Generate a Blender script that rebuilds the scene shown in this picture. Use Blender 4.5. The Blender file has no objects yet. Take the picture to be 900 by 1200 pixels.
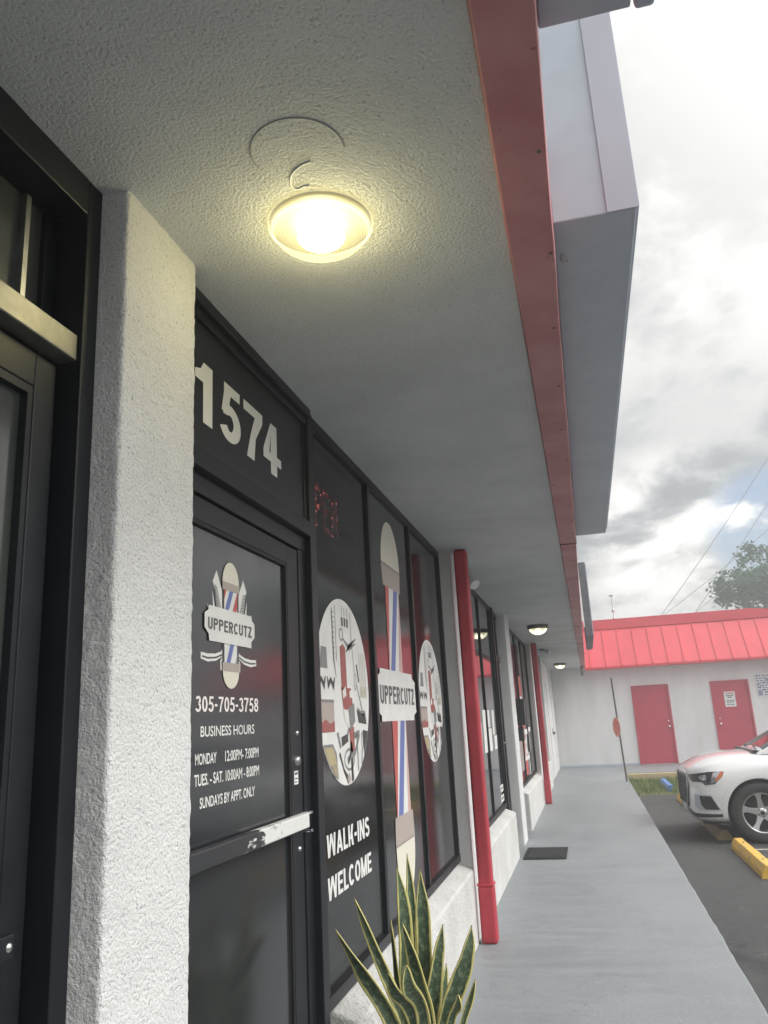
import bpy, bmesh, math, random
from mathutils import Vector, Matrix, noise
from mathutils.bvhtree import BVHTree
random.seed(7)
SC = bpy.context.scene
COL = SC.collection
R = math.radians

# ------------------------------------------------------------------ camera
EYE = 1.4535
yaw, pitch, roll, FPX = -0.230986, 0.259646, -0.054205, 931.45
fwd = Vector((math.sin(yaw)*math.cos(pitch), math.cos(yaw)*math.cos(pitch), math.sin(pitch)))
rgt = Vector((math.cos(yaw), -math.sin(yaw), 0))
upv = rgt.cross(fwd)
r2 = rgt*math.cos(roll) + upv*math.sin(roll)
u2 = r2.cross(fwd)
cam_d = bpy.data.cameras.new("camera")
cam = bpy.data.objects.new("camera", cam_d); COL.objects.link(cam)
mw = Matrix((r2, u2, -fwd)).transposed().to_4x4()
mw.translation = Vector((0, 0, EYE - 0.0))
cam.matrix_world = mw
cam_d.sensor_fit = 'VERTICAL'; cam_d.sensor_height = 36; cam_d.lens = FPX/1200*36
cam_d.clip_start = 0.05; cam_d.clip_end = 3000
SC.camera = cam

# ------------------------------------------------------------------ sky, sun, exposure
SUN_EL, SUN_AZ = R(46), R(96)          # azimuth measured from +Y (down the walkway) towards +X (the lot)
sdir = Vector((math.sin(SUN_AZ)*math.cos(SUN_EL), math.cos(SUN_AZ)*math.cos(SUN_EL), math.sin(SUN_EL)))
W = bpy.data.worlds.new("World"); SC.world = W; W.use_nodes = True
wt = W.node_tree; wt.nodes.clear()
def wn(t, **k):
    n = wt.nodes.new(t)
    for a, b in k.items(): setattr(n, a, b)
    return n
def wmath(op, a, b=None, c=None, clamp=False):
    n = wn('ShaderNodeMath', operation=op, use_clamp=clamp)
    for i, v in enumerate((a, b, c)):
        if v is None: continue
        if isinstance(v, (int, float)): n.inputs[i].default_value = v
        else: wt.links.new(v, n.inputs[i])
    return n.outputs[0]
def wdot(v, vec):
    n = wn('ShaderNodeVectorMath', operation='DOT_PRODUCT'); wt.links.new(v, n.inputs[0])
    n.inputs[1].default_value = Vector(vec).normalized(); return n.outputs['Value']
out = wn('ShaderNodeOutputWorld'); bg = wn('ShaderNodeBackground'); bg2 = wn('ShaderNodeBackground')
mixs = wn('ShaderNodeMixShader')
sky = wn('ShaderNodeTexSky', sky_type='NISHITA'); sky.sun_disc = False
sky.sun_elevation = SUN_EL; sky.sun_rotation = SUN_AZ; sky.air_density = 1.0; sky.dust_density = 1.5
wt.links.new(sky.outputs[0], bg.inputs[0]); bg.inputs[1].default_value = 0.13
tc = wn('ShaderNodeTexCoord'); gen = tc.outputs['Generated']
sep = wn('ShaderNodeSeparateXYZ'); wt.links.new(gen, sep.inputs[0])
zz = wmath('MAXIMUM', sep.outputs[2], 0.0)
den = wmath('ADD', zz, 0.42)
cmb = wn('ShaderNodeCombineXYZ')
wt.links.new(wmath('DIVIDE', sep.outputs[0], den), cmb.inputs[0])
wt.links.new(wmath('DIVIDE', sep.outputs[1], den), cmb.inputs[1])
def wnoise(scale, detail, rough, off, dist=0.0):
    m = wn('ShaderNodeMapping'); m.inputs['Location'].default_value = off
    wt.links.new(cmb.outputs[0], m.inputs[0])
    n = wn('ShaderNodeTexNoise'); n.inputs['Scale'].default_value = scale
    n.inputs['Detail'].default_value = detail; n.inputs['Roughness'].default_value = rough
    n.inputs['Distortion'].default_value = dist
    wt.links.new(m.outputs[0], n.inputs['Vector']); return n.outputs['Fac']
n1 = wnoise(2.7, 9, .58, (3.1, 1.7, 0), .35)
n2 = wnoise(6.5, 8, .62, (7.3, 2.2, 0), .25)
def wramp(v, a, b):
    n = wn('ShaderNodeMapRange'); n.interpolation_type = 'SMOOTHSTEP'
    n.inputs['From Min'].default_value = a; n.inputs['From Max'].default_value = b
    wt.links.new(v, n.inputs['Value']); return n.outputs[0]
lum = wmath('ADD', wmath('MULTIPLY', n1, .7), wmath('MULTIPLY', n2, .3))
puff = wramp(lum, .42, .58)
# the veil over the sun glows, the bank to its lower left is grey
d_sun = wmath('MAXIMUM', wdot(gen, sdir), 0.0)
glow = wmath('POWER', d_sun, 4.0)
gp = wramp(wdot(gen, (.15, .955, .265)), .972, .997)       # the grey bank
bp = wramp(wdot(gen, (.13, .977, .165)), .988, .9985)      # the bright heap below it
base = wmath('ADD', wmath('MULTIPLY', puff, .34), .36)
base = wmath('ADD', base, wmath('MULTIPLY', glow, 3.6))
base = wmath('ADD', base, wmath('MULTIPLY', wramp(sep.outputs[2], .30, .46), .10))
base = wmath('ADD', base, wmath('MULTIPLY', wramp(wdot(gen, (.30, .80, .52)), .86, 1.0), .10))
base = wmath('MULTIPLY', base, wmath('SUBTRACT', 1.0, wmath('MULTIPLY', gp, .14)))
base = wmath('ADD', base, wmath('MULTIPLY', wmath('MULTIPLY', bp, puff), .60))
tint = wn('ShaderNodeMix', data_type='RGBA')
tint.inputs[6].default_value = (.86, .94, 1.0, 1); tint.inputs[7].default_value = (1.0, .995, .97, 1)
wt.links.new(wramp(base, .28, .8), tint.inputs[0])
wt.links.new(tint.outputs[2], bg2.inputs[0]); wt.links.new(base, bg2.inputs[1])
gap = wramp(wdot(gen, (.226, .955, .190)), .9966, .9988)   # a hole in the cloud showing blue
cover = wmath('SUBTRACT', 1.0, wmath('MULTIPLY', gap, wramp(n2, .70, .50)))
wt.links.new(cover, mixs.inputs[0]); wt.links.new(bg.outputs[0], mixs.inputs[1]); wt.links.new(bg2.outputs[0], mixs.inputs[2])
wt.links.new(mixs.outputs[0], out.inputs[0])
sl = bpy.data.lights.new("sun", 'SUN'); sl.energy = 1.0; sl.angle = R(18); sl.color = (1, .98, .95)
so = bpy.data.objects.new("sun", sl); COL.objects.link(so)
so.rotation_euler = sdir.to_track_quat('Z', 'Y').to_euler(); so.location = (20, 10, 30)
vs = SC.view_settings; vs.view_transform = 'Standard'; vs.look = 'None'; vs.gamma = 1; vs.use_curve_mapping = False
vs.exposure = 0.3
SC.cycles.use_denoising = True
SC.cycles.max_bounces = 8; SC.cycles.transparent_max_bounces = 12
SC.cycles.sample_clamp_indirect = 6

# ------------------------------------------------------------------ materials
def principled(name):
    m = bpy.data.materials.new(name); m.use_nodes = True
    return m, m.node_tree, m.node_tree.nodes['Principled BSDF']
def N(nt, t, **k):
    n = nt.nodes.new(t)
    for a, b in k.items(): setattr(n, a, b)
    return n
def coords(nt, scale=(1, 1, 1)):
    tc = N(nt, 'ShaderNodeTexCoord'); mp = N(nt, 'ShaderNodeMapping')
    mp.inputs['Scale'].default_value = scale
    nt.links.new(tc.outputs['Object'], mp.inputs[0]); return mp.outputs[0]
def noise_fac(nt, scale, detail=4, rough=.55, stretch=(1, 1, 1)):
    n = N(nt, 'ShaderNodeTexNoise'); n.inputs['Scale'].default_value = scale
    n.inputs['Detail'].default_value = detail; n.inputs['Roughness'].default_value = rough
    nt.links.new(coords(nt, stretch), n.inputs['Vector']); return n.outputs['Fac']
def maprange(nt, v, a, b, c=0.0, d=1.0):
    n = N(nt, 'ShaderNodeMapRange'); n.inputs[1].default_value = a; n.inputs[2].default_value = b
    n.inputs[3].default_value = c; n.inputs[4].default_value = d
    nt.links.new(v, n.inputs[0]); return n.outputs[0]
def mixc(nt, f, a, b):
    n = N(nt, 'ShaderNodeMix', data_type='RGBA')
    nt.links.new(f, n.inputs[0])
    for i, v in ((6, a), (7, b)):
        if isinstance(v, tuple): n.inputs[i].default_value = (*v[:3], 1)
        else: nt.links.new(v, n.inputs[i])
    return n.outputs[2]
def c3(c): return (c[0], c[1], c[2], 1)
def mat(name, col, rough=.5, col2=None, ns=6, lo=.35, hi=.65, metal=0, spec=.5, bump=None, rough2=None, stretch=(1, 1, 1), grain=None, spots=None, detail=5):
    """col/col2 mixed by a noise of scale ns; bump=(scale, distance, detail); grain=(scale, amount); spots=(scale, threshold, colour)"""
    m, nt, b = principled(name)
    c = None
    if col2 is not None:
        f = maprange(nt, noise_fac(nt, ns, detail, .6, stretch), lo, hi)
        c = mixc(nt, f, tuple(col), tuple(col2))
        if rough2 is not None:
            nt.links.new(maprange(nt, f, 0, 1, rough, rough2), b.inputs['Roughness'])
    if grain:
        g = maprange(nt, noise_fac(nt, grain[0], 2, .5), .3, .7, 1-grain[1], 1+grain[1])
        mm = N(nt, 'ShaderNodeVectorMath', operation='SCALE')
        if c is None: mm.inputs[0].default_value = col
        else: nt.links.new(c, mm.inputs[0])
        nt.links.new(g, mm.inputs['Scale']); c = mm.outputs[0]
    if spots:
        s = maprange(nt, noise_fac(nt, spots[0], 1, .4), spots[1], spots[1]+.02)
        c = mixc(nt, s, c if c is not None else tuple(col), tuple(spots[2]))
    if c is not None: nt.links.new(c, b.inputs['Base Color'])
    else: b.inputs['Base Color'].default_value = c3(col)
    if rough2 is None: b.inputs['Roughness'].default_value = rough
    b.inputs['Metallic'].default_value = metal
    b.inputs['Specular IOR Level'].default_value = spec
    if bump:
        bn = N(nt, 'ShaderNodeBump'); bn.inputs['Strength'].default_value = 1.0; bn.inputs['Distance'].default_value = bump[1]
        nt.links.new(noise_fac(nt, bump[0], bump[2] if len(bump) > 2 else 3, .55), bn.inputs['Height'])
        nt.links.new(bn.outputs[0], b.inputs['Normal'])
    return m
def stucco(name, col, col2, s1, d1, s2=None, d2=0.0):
    m, nt, b = principled(name)
    v = N(nt, 'ShaderNodeTexNoise'); v.inputs['Scale'].default_value = s1; v.inputs['Detail'].default_value = 3
    v.inputs['Roughness'].default_value = .6; v.inputs['Distortion'].default_value = .15
    nt.links.new(coords(nt), v.inputs['Vector'])
    h = maprange(nt, v.outputs['Fac'], .3, .62)
    f = maprange(nt, noise_fac(nt, 2.2, 5, .6), .35, .7)
    c = mixc(nt, f, tuple(col), tuple(col2))
    pit = maprange(nt, v.outputs['Fac'], .31, .40, .58, 1.0)     # darker colour in the pits of the stucco
    mm = N(nt, 'ShaderNodeVectorMath', operation='SCALE'); nt.links.new(c, mm.inputs[0]); nt.links.new(pit, mm.inputs['Scale'])
    nt.links.new(mm.outputs[0], b.inputs['Base Color'])
    b.inputs['Roughness'].default_value = .75; b.inputs['Specular IOR Level'].default_value = .3
    bn = N(nt, 'ShaderNodeBump'); bn.inputs['Strength'].default_value = 1; bn.inputs['Distance'].default_value = d1
    nt.links.new(h, bn.inputs['Height'])
    if s2:
        b2 = N(nt, 'ShaderNodeBump'); b2.inputs['Strength'].default_value = 1; b2.inputs['Distance'].default_value = d2
        nt.links.new(noise_fac(nt, s2, 3, .6), b2.inputs['Height']); nt.links.new(b2.outputs[0], bn.inputs['Normal'])
    nt.links.new(bn.outputs[0], b.inputs['Normal'])
    return m
M = {}
M['stucco'] = stucco('white_stucco', (.74, .74, .735), (.65, .65, .645), 125, .0026, 330, .0008)
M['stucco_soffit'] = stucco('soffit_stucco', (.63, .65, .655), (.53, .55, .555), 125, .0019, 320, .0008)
M['wall_white'] = mat('painted_wall', (.78, .77, .78), .7, (.66, .655, .66), 1.6, .42, .75, stretch=(1.6, 1.6, .35), bump=(60, .003))
M['knee_white'] = stucco('knee_wall_stucco', (.70, .70, .69), (.56, .55, .525), 70, .004, 300, .001)
M['red_trim'] = mat('muted_red_paint', (.52, .235, .245), .6, (.42, .15, .16), 3.0, bump=(40, .002), spots=(48, .765, (.22, .09, .09)))  # muted pinkish red over the whole board
M['red_pipe'] = mat('red_pipe_paint', (.48, .045, .065), .42, (.37, .035, .05), 4, bump=(30, .0015), spots=(60, .77, (.22, .07, .06)), rough2=.6)
M['red_metal'] = mat('red_sheet_metal', (.72, .075, .10), .45, (.62, .06, .085), 1.4, bump=(3, .004))
M['red_door'] = mat('red_door_paint', (.54, .06, .10), .5, (.47, .052, .088), 2.2, bump=(120, .0006))
M['black_alu'] = mat('black_aluminium', (.006, .008, .011), .40, (.011, .013, .017), 9, bump=(160, .0004), spec=.35)
M['black_panel'] = mat('black_sign_panel', (.016, .019, .020), .38, (.011, .013, .014), 3)
M['dark_gap'] = mat('dark_rubber', (.008, .008, .009), .7)
M['sign_grey'] = mat('sign_cabinet_paint', (.50, .555, .62), .55, (.44, .495, .56), 2.0, grain=(14, .03))
M['sign_pale'] = mat('sign_cabinet_pale_paint', (.46, .48, .545), .55, (.50, .52, .59), 2.4)
M['sign_dark'] = mat('sign_cabinet_shaded_tone', (.12, .13, .15), .6, (.07, .075, .085), 5, spots=(40, .72, (.4, .4, .4)))  # dark tone paints in the shade on the far cabinet
M['roof_dark'] = mat('roof_membrane', (.32, .32, .33), .85, (.24, .24, .25), 2)
M['chrome'] = mat('chrome', (.75, .75, .76), .15, metal=1)
M['steel'] = mat('brushed_steel', (.55, .55, .55), .35, (.42, .42, .42), 30, metal=1)
M['white_vinyl'] = mat('white_vinyl', (.78, .78, .75), .5, (.70, .70, .68), 9)
M['cream'] = mat('cream_vinyl', (.72, .69, .58), .5)
M['tan_vinyl'] = mat('tan_vinyl', (.42, .36, .32), .5)
M['tan_dark'] = mat('tan_dark_vinyl', (.30, .26, .24), .5)
M['red_vinyl'] = mat('red_vinyl', (.52, .10, .09), .5)
M['blue_vinyl'] = mat('blue_vinyl', (.13, .17, .42), .5)
M['grey_vinyl'] = mat('grey_vinyl', (.22, .22, .22), .5)
M['dark_vinyl'] = mat('dark_vinyl', (.05, .05, .05), .5)
M['text_vinyl'] = mat('charcoal_vinyl', (.085, .085, .088), .5)
M['oxblood_vinyl'] = mat('oxblood_vinyl', (.34, .10, .09), .5)
M['pink_vinyl'] = mat('pink_vinyl', (.62, .40, .36), .5)
M['gold_vinyl'] = mat('gold_vinyl', (.45, .38, .22), .5)
M['number_white'] = mat('number_vinyl', (.72, .72, .68), .5)
M['phone_white'] = mat('phone_vinyl', (.85, .78, .76), .5)
M['paper'] = mat('paper', (.80, .80, .78), .7, (.74, .74, .73), 12)
M['ink'] = mat('ink', (.10, .10, .12), .6)
M['red_ink'] = mat('red_ink', (.55, .10, .12), .6)
M['blue_ink'] = mat('blue_ink', (.16, .17, .32), .6)
M['ivory'] = mat('ivory_plastic', (.72, .66, .50), .4)
M['white_plastic'] = mat('white_plastic', (.78, .78, .76), .4)
M['bronze'] = mat('bronze_metal', (.16, .14, .11), .4, (.11, .10, .08), 20, metal=.7)
M['black_plastic'] = mat('black_plastic', (.03, .03, .034), .5)
M['white_door'] = mat('white_steel_door', (.72, .72, .71), .45, (.66, .66, .66), 2)
M['mat_rubber'] = mat('rubber_door_mat', (.035, .038, .042), .85, (.055, .057, .06), 30, bump=(260, .004))
M['stop_orange'] = mat('faded_red_sign', (.72, .15, .07), .5, (.62, .10, .05), 14)
M['dark_pole'] = mat('dark_steel_pole', (.07, .065, .06), .5, (.10, .08, .06), 14)
M['yellow_stop'] = mat('worn_yellow_paint', (.72, .44, .07), .7, (.55, .40, .16), 9, .5, .7, bump=(70, .004), spots=(22, .66, (.32, .30, .27)))
M['tan_stop'] = mat('worn_tan_paint', (.42, .30, .14), .75, (.30, .25, .18), 8, .4, .7, bump=(70, .004))
M['blue_stop'] = mat('blue_paint', (.09, .20, .46), .65, (.14, .26, .50), 8, bump=(70, .004))
M['kerb_paint'] = mat('faded_yellow_kerb', (.55, .43, .22), .8, (.46, .40, .32), 4, .4, .65)
M['line_paint'] = mat('worn_line_paint', (.42, .40, .35), .8, (.20, .20, .19), 22, .45, .6)
M['soil'] = mat('potting_soil', (.05, .035, .025), .95, (.09, .07, .05), 60, bump=(120, .01))
M['pot'] = mat('terracotta_pot', (.40, .18, .10), .75, (.34, .16, .10), 12, bump=(80, .002))
M['bark'] = mat('tree_bark', (.12, .10, .08), .9, (.08, .065, .05), 14, bump=(30, .03))
M['wire'] = mat('cable', (.30, .30, .30), .6)

def walk_mat():
    m, nt, b = principled('grey_painted_concrete')
    f1 = maprange(nt, noise_fac(nt, .9, 6, .6, (1.0, .45, 1)), .3, .7)
    f2 = maprange(nt, noise_fac(nt, 1.0, 6, .65, (1.2, 8.0, 1)), .36, .66)     # roller and mop streaks across the walk
    c = mixc(nt, f1, (.19, .208, .222), (.255, .272, .285))
    c = mixc(nt, maprange(nt, f2, 0, 1, 0, .36), c, (.30, .312, .320))
    wear = maprange(nt, noise_fac(nt, 3.1, 9, .7), .60, .78, 0, .5)
    c = mixc(nt, wear, c, (.38, .378, .37))
    sp = maprange(nt, noise_fac(nt, 70, 2, .5), .715, .73)
    c = mixc(nt, sp, c, (.55, .56, .56))
    sc2 = maprange(nt, noise_fac(nt, 1.0, 9, .75, (3.0, .9, 1)), .57, .68, 0, .5)      # scuffs where the paint has thinned
    c = mixc(nt, sc2, c, (.15, .157, .16))
    cw_ = N(nt, 'ShaderNodeTexVoronoi'); cw_.feature = 'DISTANCE_TO_EDGE'; cw_.inputs['Scale'].default_value = .55
    wob = N(nt, 'ShaderNodeVectorMath', operation='ADD'); wn_ = N(nt, 'ShaderNodeTexNoise'); wn_.inputs['Scale'].default_value = 2.2; wn_.inputs['Detail'].default_value = 6
    nt.links.new(coords(nt), wn_.inputs['Vector']); nt.links.new(coords(nt), wob.inputs[0]); nt.links.new(wn_.outputs['Color'], wob.inputs[1]); nt.links.new(wob.outputs[0], cw_.inputs['Vector'])
    ck = maprange(nt, cw_.outputs['Distance'], .0, .0022, .55, 0)                        # hairline cracks
    c = mixc(nt, ck, c, (.12, .125, .13))
    dk = maprange(nt, noise_fac(nt, 26, 2, .5), .76, .78)
    c = mixc(nt, dk, c, (.10, .10, .10))
    nt.links.new(c, b.inputs['Base Color'])
    nt.links.new(maprange(nt, f2, 0, 1, .42, .62), b.inputs['Roughness'])
    b.inputs['Specular IOR Level'].default_value = .45
    bn = N(nt, 'ShaderNodeBump'); bn.inputs['Distance'].default_value = .003; bn.inputs['Strength'].default_value = 1
    nt.links.new(noise_fac(nt, 40, 5, .65), bn.inputs['Height']); nt.links.new(bn.outputs[0], b.inputs['Normal'])
    return m
M['walk'] = walk_mat()
def asphalt_mat():
    m, nt, b = principled('asphalt')
    f1 = maprange(nt, noise_fac(nt, .55, 7, .65), .35, .68)
    c = mixc(nt, f1, (.036, .037, .039), (.066, .066, .067))
    g = maprange(nt, noise_fac(nt, 90, 3, .6), .35, .68)
    c = mixc(nt, maprange(nt, g, 0, 1, 0, .45), c, (.10, .10, .10))
    sp = maprange(nt, noise_fac(nt, 34, 2, .5), .73, .75)
    c = mixc(nt, sp, c, (.34, .34, .33))
    st = maprange(nt, noise_fac(nt, 2.4, 6, .7, (1.6, .8, 1)), .58, .74, 0, .6)
    c = mixc(nt, st, c, (.115, .113, .108))
    vo = N(nt, 'ShaderNodeTexVoronoi'); vo.feature = 'DISTANCE_TO_EDGE'; vo.inputs['Scale'].default_value = .8
    wb_ = N(nt, 'ShaderNodeVectorMath', operation='ADD'); w2 = N(nt, 'ShaderNodeTexNoise'); w2.inputs['Scale'].default_value = 1.6; w2.inputs['Detail'].default_value = 7
    nt.links.new(coords(nt), w2.inputs['Vector']); nt.links.new(coords(nt), wb_.inputs[0]); nt.links.new(w2.outputs['Color'], wb_.inputs[1]); nt.links.new(wb_.outputs[0], vo.inputs['Vector'])
    c = mixc(nt, maprange(nt, vo.outputs['Distance'], 0, .007, .8, 0), c, (.02, .02, .02))
    oil = maprange(nt, noise_fac(nt, .9, 3, .5), .62, .70, 0, .55); c = mixc(nt, oil, c, (.018, .018, .02))
    nt.links.new(c, b.inputs['Base Color']); b.inputs['Roughness'].default_value = .8
    bn = N(nt, 'ShaderNodeBump'); bn.inputs['Distance'].default_value = .012; bn.inputs['Strength'].default_value = 1
    nt.links.new(noise_fac(nt, 85, 4, .65), bn.inputs['Height']); nt.links.new(bn.outputs[0], b.inputs['Normal'])
    return m
M['asphalt'] = asphalt_mat()
def glossy_pane(name, col, rough, wav=.0015, col2=None):
    m, nt, b = principled(name)
    if col2:
        nt.links.new(mixc(nt, maprange(nt, noise_fac(nt, 1.3, 5, .6), .35, .7), tuple(col), tuple(col2)), b.inputs['Base Color'])
    else: b.inputs['Base Color'].default_value = c3(col)
    nt.links.new(maprange(nt, noise_fac(nt, 5, 6, .7), .35, .75, rough, rough*1.8), b.inputs['Roughness'])
    b.inputs['IOR'].default_value = 1.62
    bn = N(nt, 'ShaderNodeBump'); bn.inputs['Distance'].default_value = wav; bn.inputs['Strength'].default_value = .5
    nt.links.new(noise_fac(nt, 3.5, 2, .5), bn.inputs['Height']); nt.links.new(bn.outputs[0], b.inputs['Normal'])
    return m
M['glass_dark'] = glossy_pane('dark_window_glass', (.022, .026, .030), .025, .0004)
M['glass_left'] = glossy_pane('dusty_window_glass', (.05, .056, .054), .12, .002, (.085, .09, .08))
M['vinyl_black'] = glossy_pane('black_window_film', (.014, .015, .017), .085, .0008, (.022, .023, .025))
M['door_film'] = glossy_pane('black_door_film', (.016, .018, .021), .12, .0012, (.028, .031, .036))
def perforated():
    m = M['vinyl_black'].copy(); m.name = 'perforated_black_film'
    nt = m.node_tree; b = nt.nodes['Principled BSDF']; o = nt.nodes['Material Output']
    t = N(nt, 'ShaderNodeBsdfTransparent'); mx = N(nt, 'ShaderNodeMixShader'); mx.inputs[0].default_value = .35
    nt.links.new(b.outputs[0], mx.inputs[1]); nt.links.new(t.outputs[0], mx.inputs[2]); nt.links.new(mx.outputs[0], o.inputs[0])
    return m
M['film_see'] = perforated()
def emit(name, col, s):
    m = bpy.data.materials.new(name); m.use_nodes = True; nt = m.node_tree
    nt.nodes.remove(nt.nodes['Principled BSDF'])
    e = N(nt, 'ShaderNodeEmission'); e.inputs[0].default_value = c3(col); e.inputs[1].default_value = s
    nt.links.new(e.outputs[0], nt.nodes['Material Output'].inputs[0]); return m
M['led'] = emit('red_led', (1, .22, .16), 3)
M['led_dim'] = emit('red_led_dim', (1, .05, .06), .5)
M['lamp_pan'] = mat('lamp_pan_enamel', (.20, .19, .15), .5)
M['bulb'] = emit('lamp_bulb', (1, .95, .72), 16)
M['bulb_far'] = emit('lamp_bulb_dim', (1, .97, .72), 6)
def lampglass(name, e, tint, milk):
    """clear moulded glass that glows most where one looks along its ridges"""
    m = bpy.data.materials.new(name); m.use_nodes = True; nt = m.node_tree
    nt.nodes.remove(nt.nodes['Principled BSDF'])
    t = N(nt, 'ShaderNodeBsdfTransparent'); t.inputs[0].default_value = (1, .98, .88, 1)
    tr = N(nt, 'ShaderNodeBsdfTranslucent'); tr.inputs[0].default_value = c3(tint)
    lw = N(nt, 'ShaderNodeLayerWeight'); lw.inputs[0].default_value = .35
    em = N(nt, 'ShaderNodeEmission'); em.inputs[0].default_value = c3(tint)
    nt.links.new(maprange(nt, lw.outputs['Facing'], .15, .80, e*.55, e*1.7), em.inputs[1])
    a = N(nt, 'ShaderNodeMixShader'); a.inputs[0].default_value = milk
    nt.links.new(t.outputs[0], a.inputs[1]); nt.links.new(tr.outputs[0], a.inputs[2])
    ad = N(nt, 'ShaderNodeAddShader'); nt.links.new(a.outputs[0], ad.inputs[0]); nt.links.new(em.outputs[0], ad.inputs[1])
    nt.links.new(ad.outputs[0], nt.nodes['Material Output'].inputs[0]); return m
M['lampglass'] = lampglass('prismatic_lamp_glass', .34, (1, .90, .50), .02)
M['lampglass_far'] = lampglass('frosted_lamp_glass', .55, (1, .97, .74), .35)
def leaf_mat():
    m, nt, b = principled('snake_plant_leaf')
    uv = N(nt, 'ShaderNodeUVMap'); sp = N(nt, 'ShaderNodeSeparateXYZ'); nt.links.new(uv.outputs[0], sp.inputs[0])
    f = maprange(nt, noise_fac(nt, 30, 4, .6), .3, .7)
    c = mixc(nt, f, (.035, .066, .036), (.070, .112, .060))
    # pale wavy cross bands
    mp = N(nt, 'ShaderNodeMapping'); mp.inputs['Scale'].default_value = (1.6, 26, 1); nt.links.new(uv.outputs[0], mp.inputs[0])
    nb = N(nt, 'ShaderNodeTexNoise'); nb.inputs['Scale'].default_value = 1.0; nb.inputs['Detail'].default_value = 5; nb.inputs['Roughness'].default_value = .7
    nt.links.new(mp.outputs[0], nb.inputs['Vector'])
    c = mixc(nt, maprange(nt, nb.outputs['Fac'], .48, .62, 0, .85), c, (.20, .25, .155))
    ab = N(nt, 'ShaderNodeMath', operation='ABSOLUTE'); nt.links.new(sp.outputs[0], ab.inputs[0])
    nn = maprange(nt, noise_fac(nt, 12, 3, .6), .3, .7, -.14, .14)
    ad = N(nt, 'ShaderNodeMath', operation='ADD'); nt.links.new(ab.outputs[0], ad.inputs[0]); nt.links.new(nn, ad.inputs[1])
    c = mixc(nt, maprange(nt, ad.outputs[0], .71, .79), c, (.60, .54, .20))
    c = mixc(nt, maprange(nt, sp.outputs[1], .972, .992), c, (.22, .14, .07))
    nt.links.new(c, b.inputs['Base Color']); b.inputs['Roughness'].default_value = .38
    return m
M['leaf'] = leaf_mat()
M['foliage'] = [mat('foliage_a', (.028, .135, .05), .55), mat('foliage_b', (.045, .18, .065), .5), mat('foliage_c', (.014, .085, .036), .6)]
M['grass'] = [mat('grass_a', (.11, .17, .04), .7), mat('grass_b', (.20, .22, .07), .75)]
M['turf'] = mat('turf_soil', (.11, .14, .045), .95, (.17, .15, .07), 7, bump=(60, .02))
M['ground'] = mat('distant_ground', (.12, .12, .11), .9, (.08, .10, .06), .05)
def carpaint():
    m, nt, b = principled('white_car_paint')
    b.inputs['Base Color'].default_value = (.76, .77, .78, 1); b.inputs['Roughness'].default_value = .28
    b.inputs['Coat Weight'].default_value = 1; b.inputs['Coat Roughness'].default_value = .03
    return m
M['car'] = carpaint()
M['car_black'] = mat('car_black_plastic', (.02, .021, .023), .4)
M['car_gloss'] = mat('car_gloss_black', (.012, .012, .014), .12)
M['car_glass'] = mat('car_glass', (.015, .018, .02), .03)
M['tyre'] = mat('tyre_rubber', (.026, .027, .029), .75, (.035, .035, .036), 18)
M['alloy'] = mat('alloy_silver', (.62, .63, .64), .28, metal=.85)
M['alloy_mid'] = mat('smoked_metal', (.16, .165, .17), .35, metal=.7)
M['alloy_dark'] = mat('brake_dark', (.05, .05, .05), .5, metal=.6)
M['lens'] = mat('headlight_lens', (.035, .038, .045), .10)
M['lens_in'] = mat('headlight_reflector', (.55, .58, .62), .15, metal=.8)
M['amber'] = mat('amber_reflector', (.55, .16, .06), .25)
M['redlens'] = mat('tail_lamp', (.4, .02, .02), .2)

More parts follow.
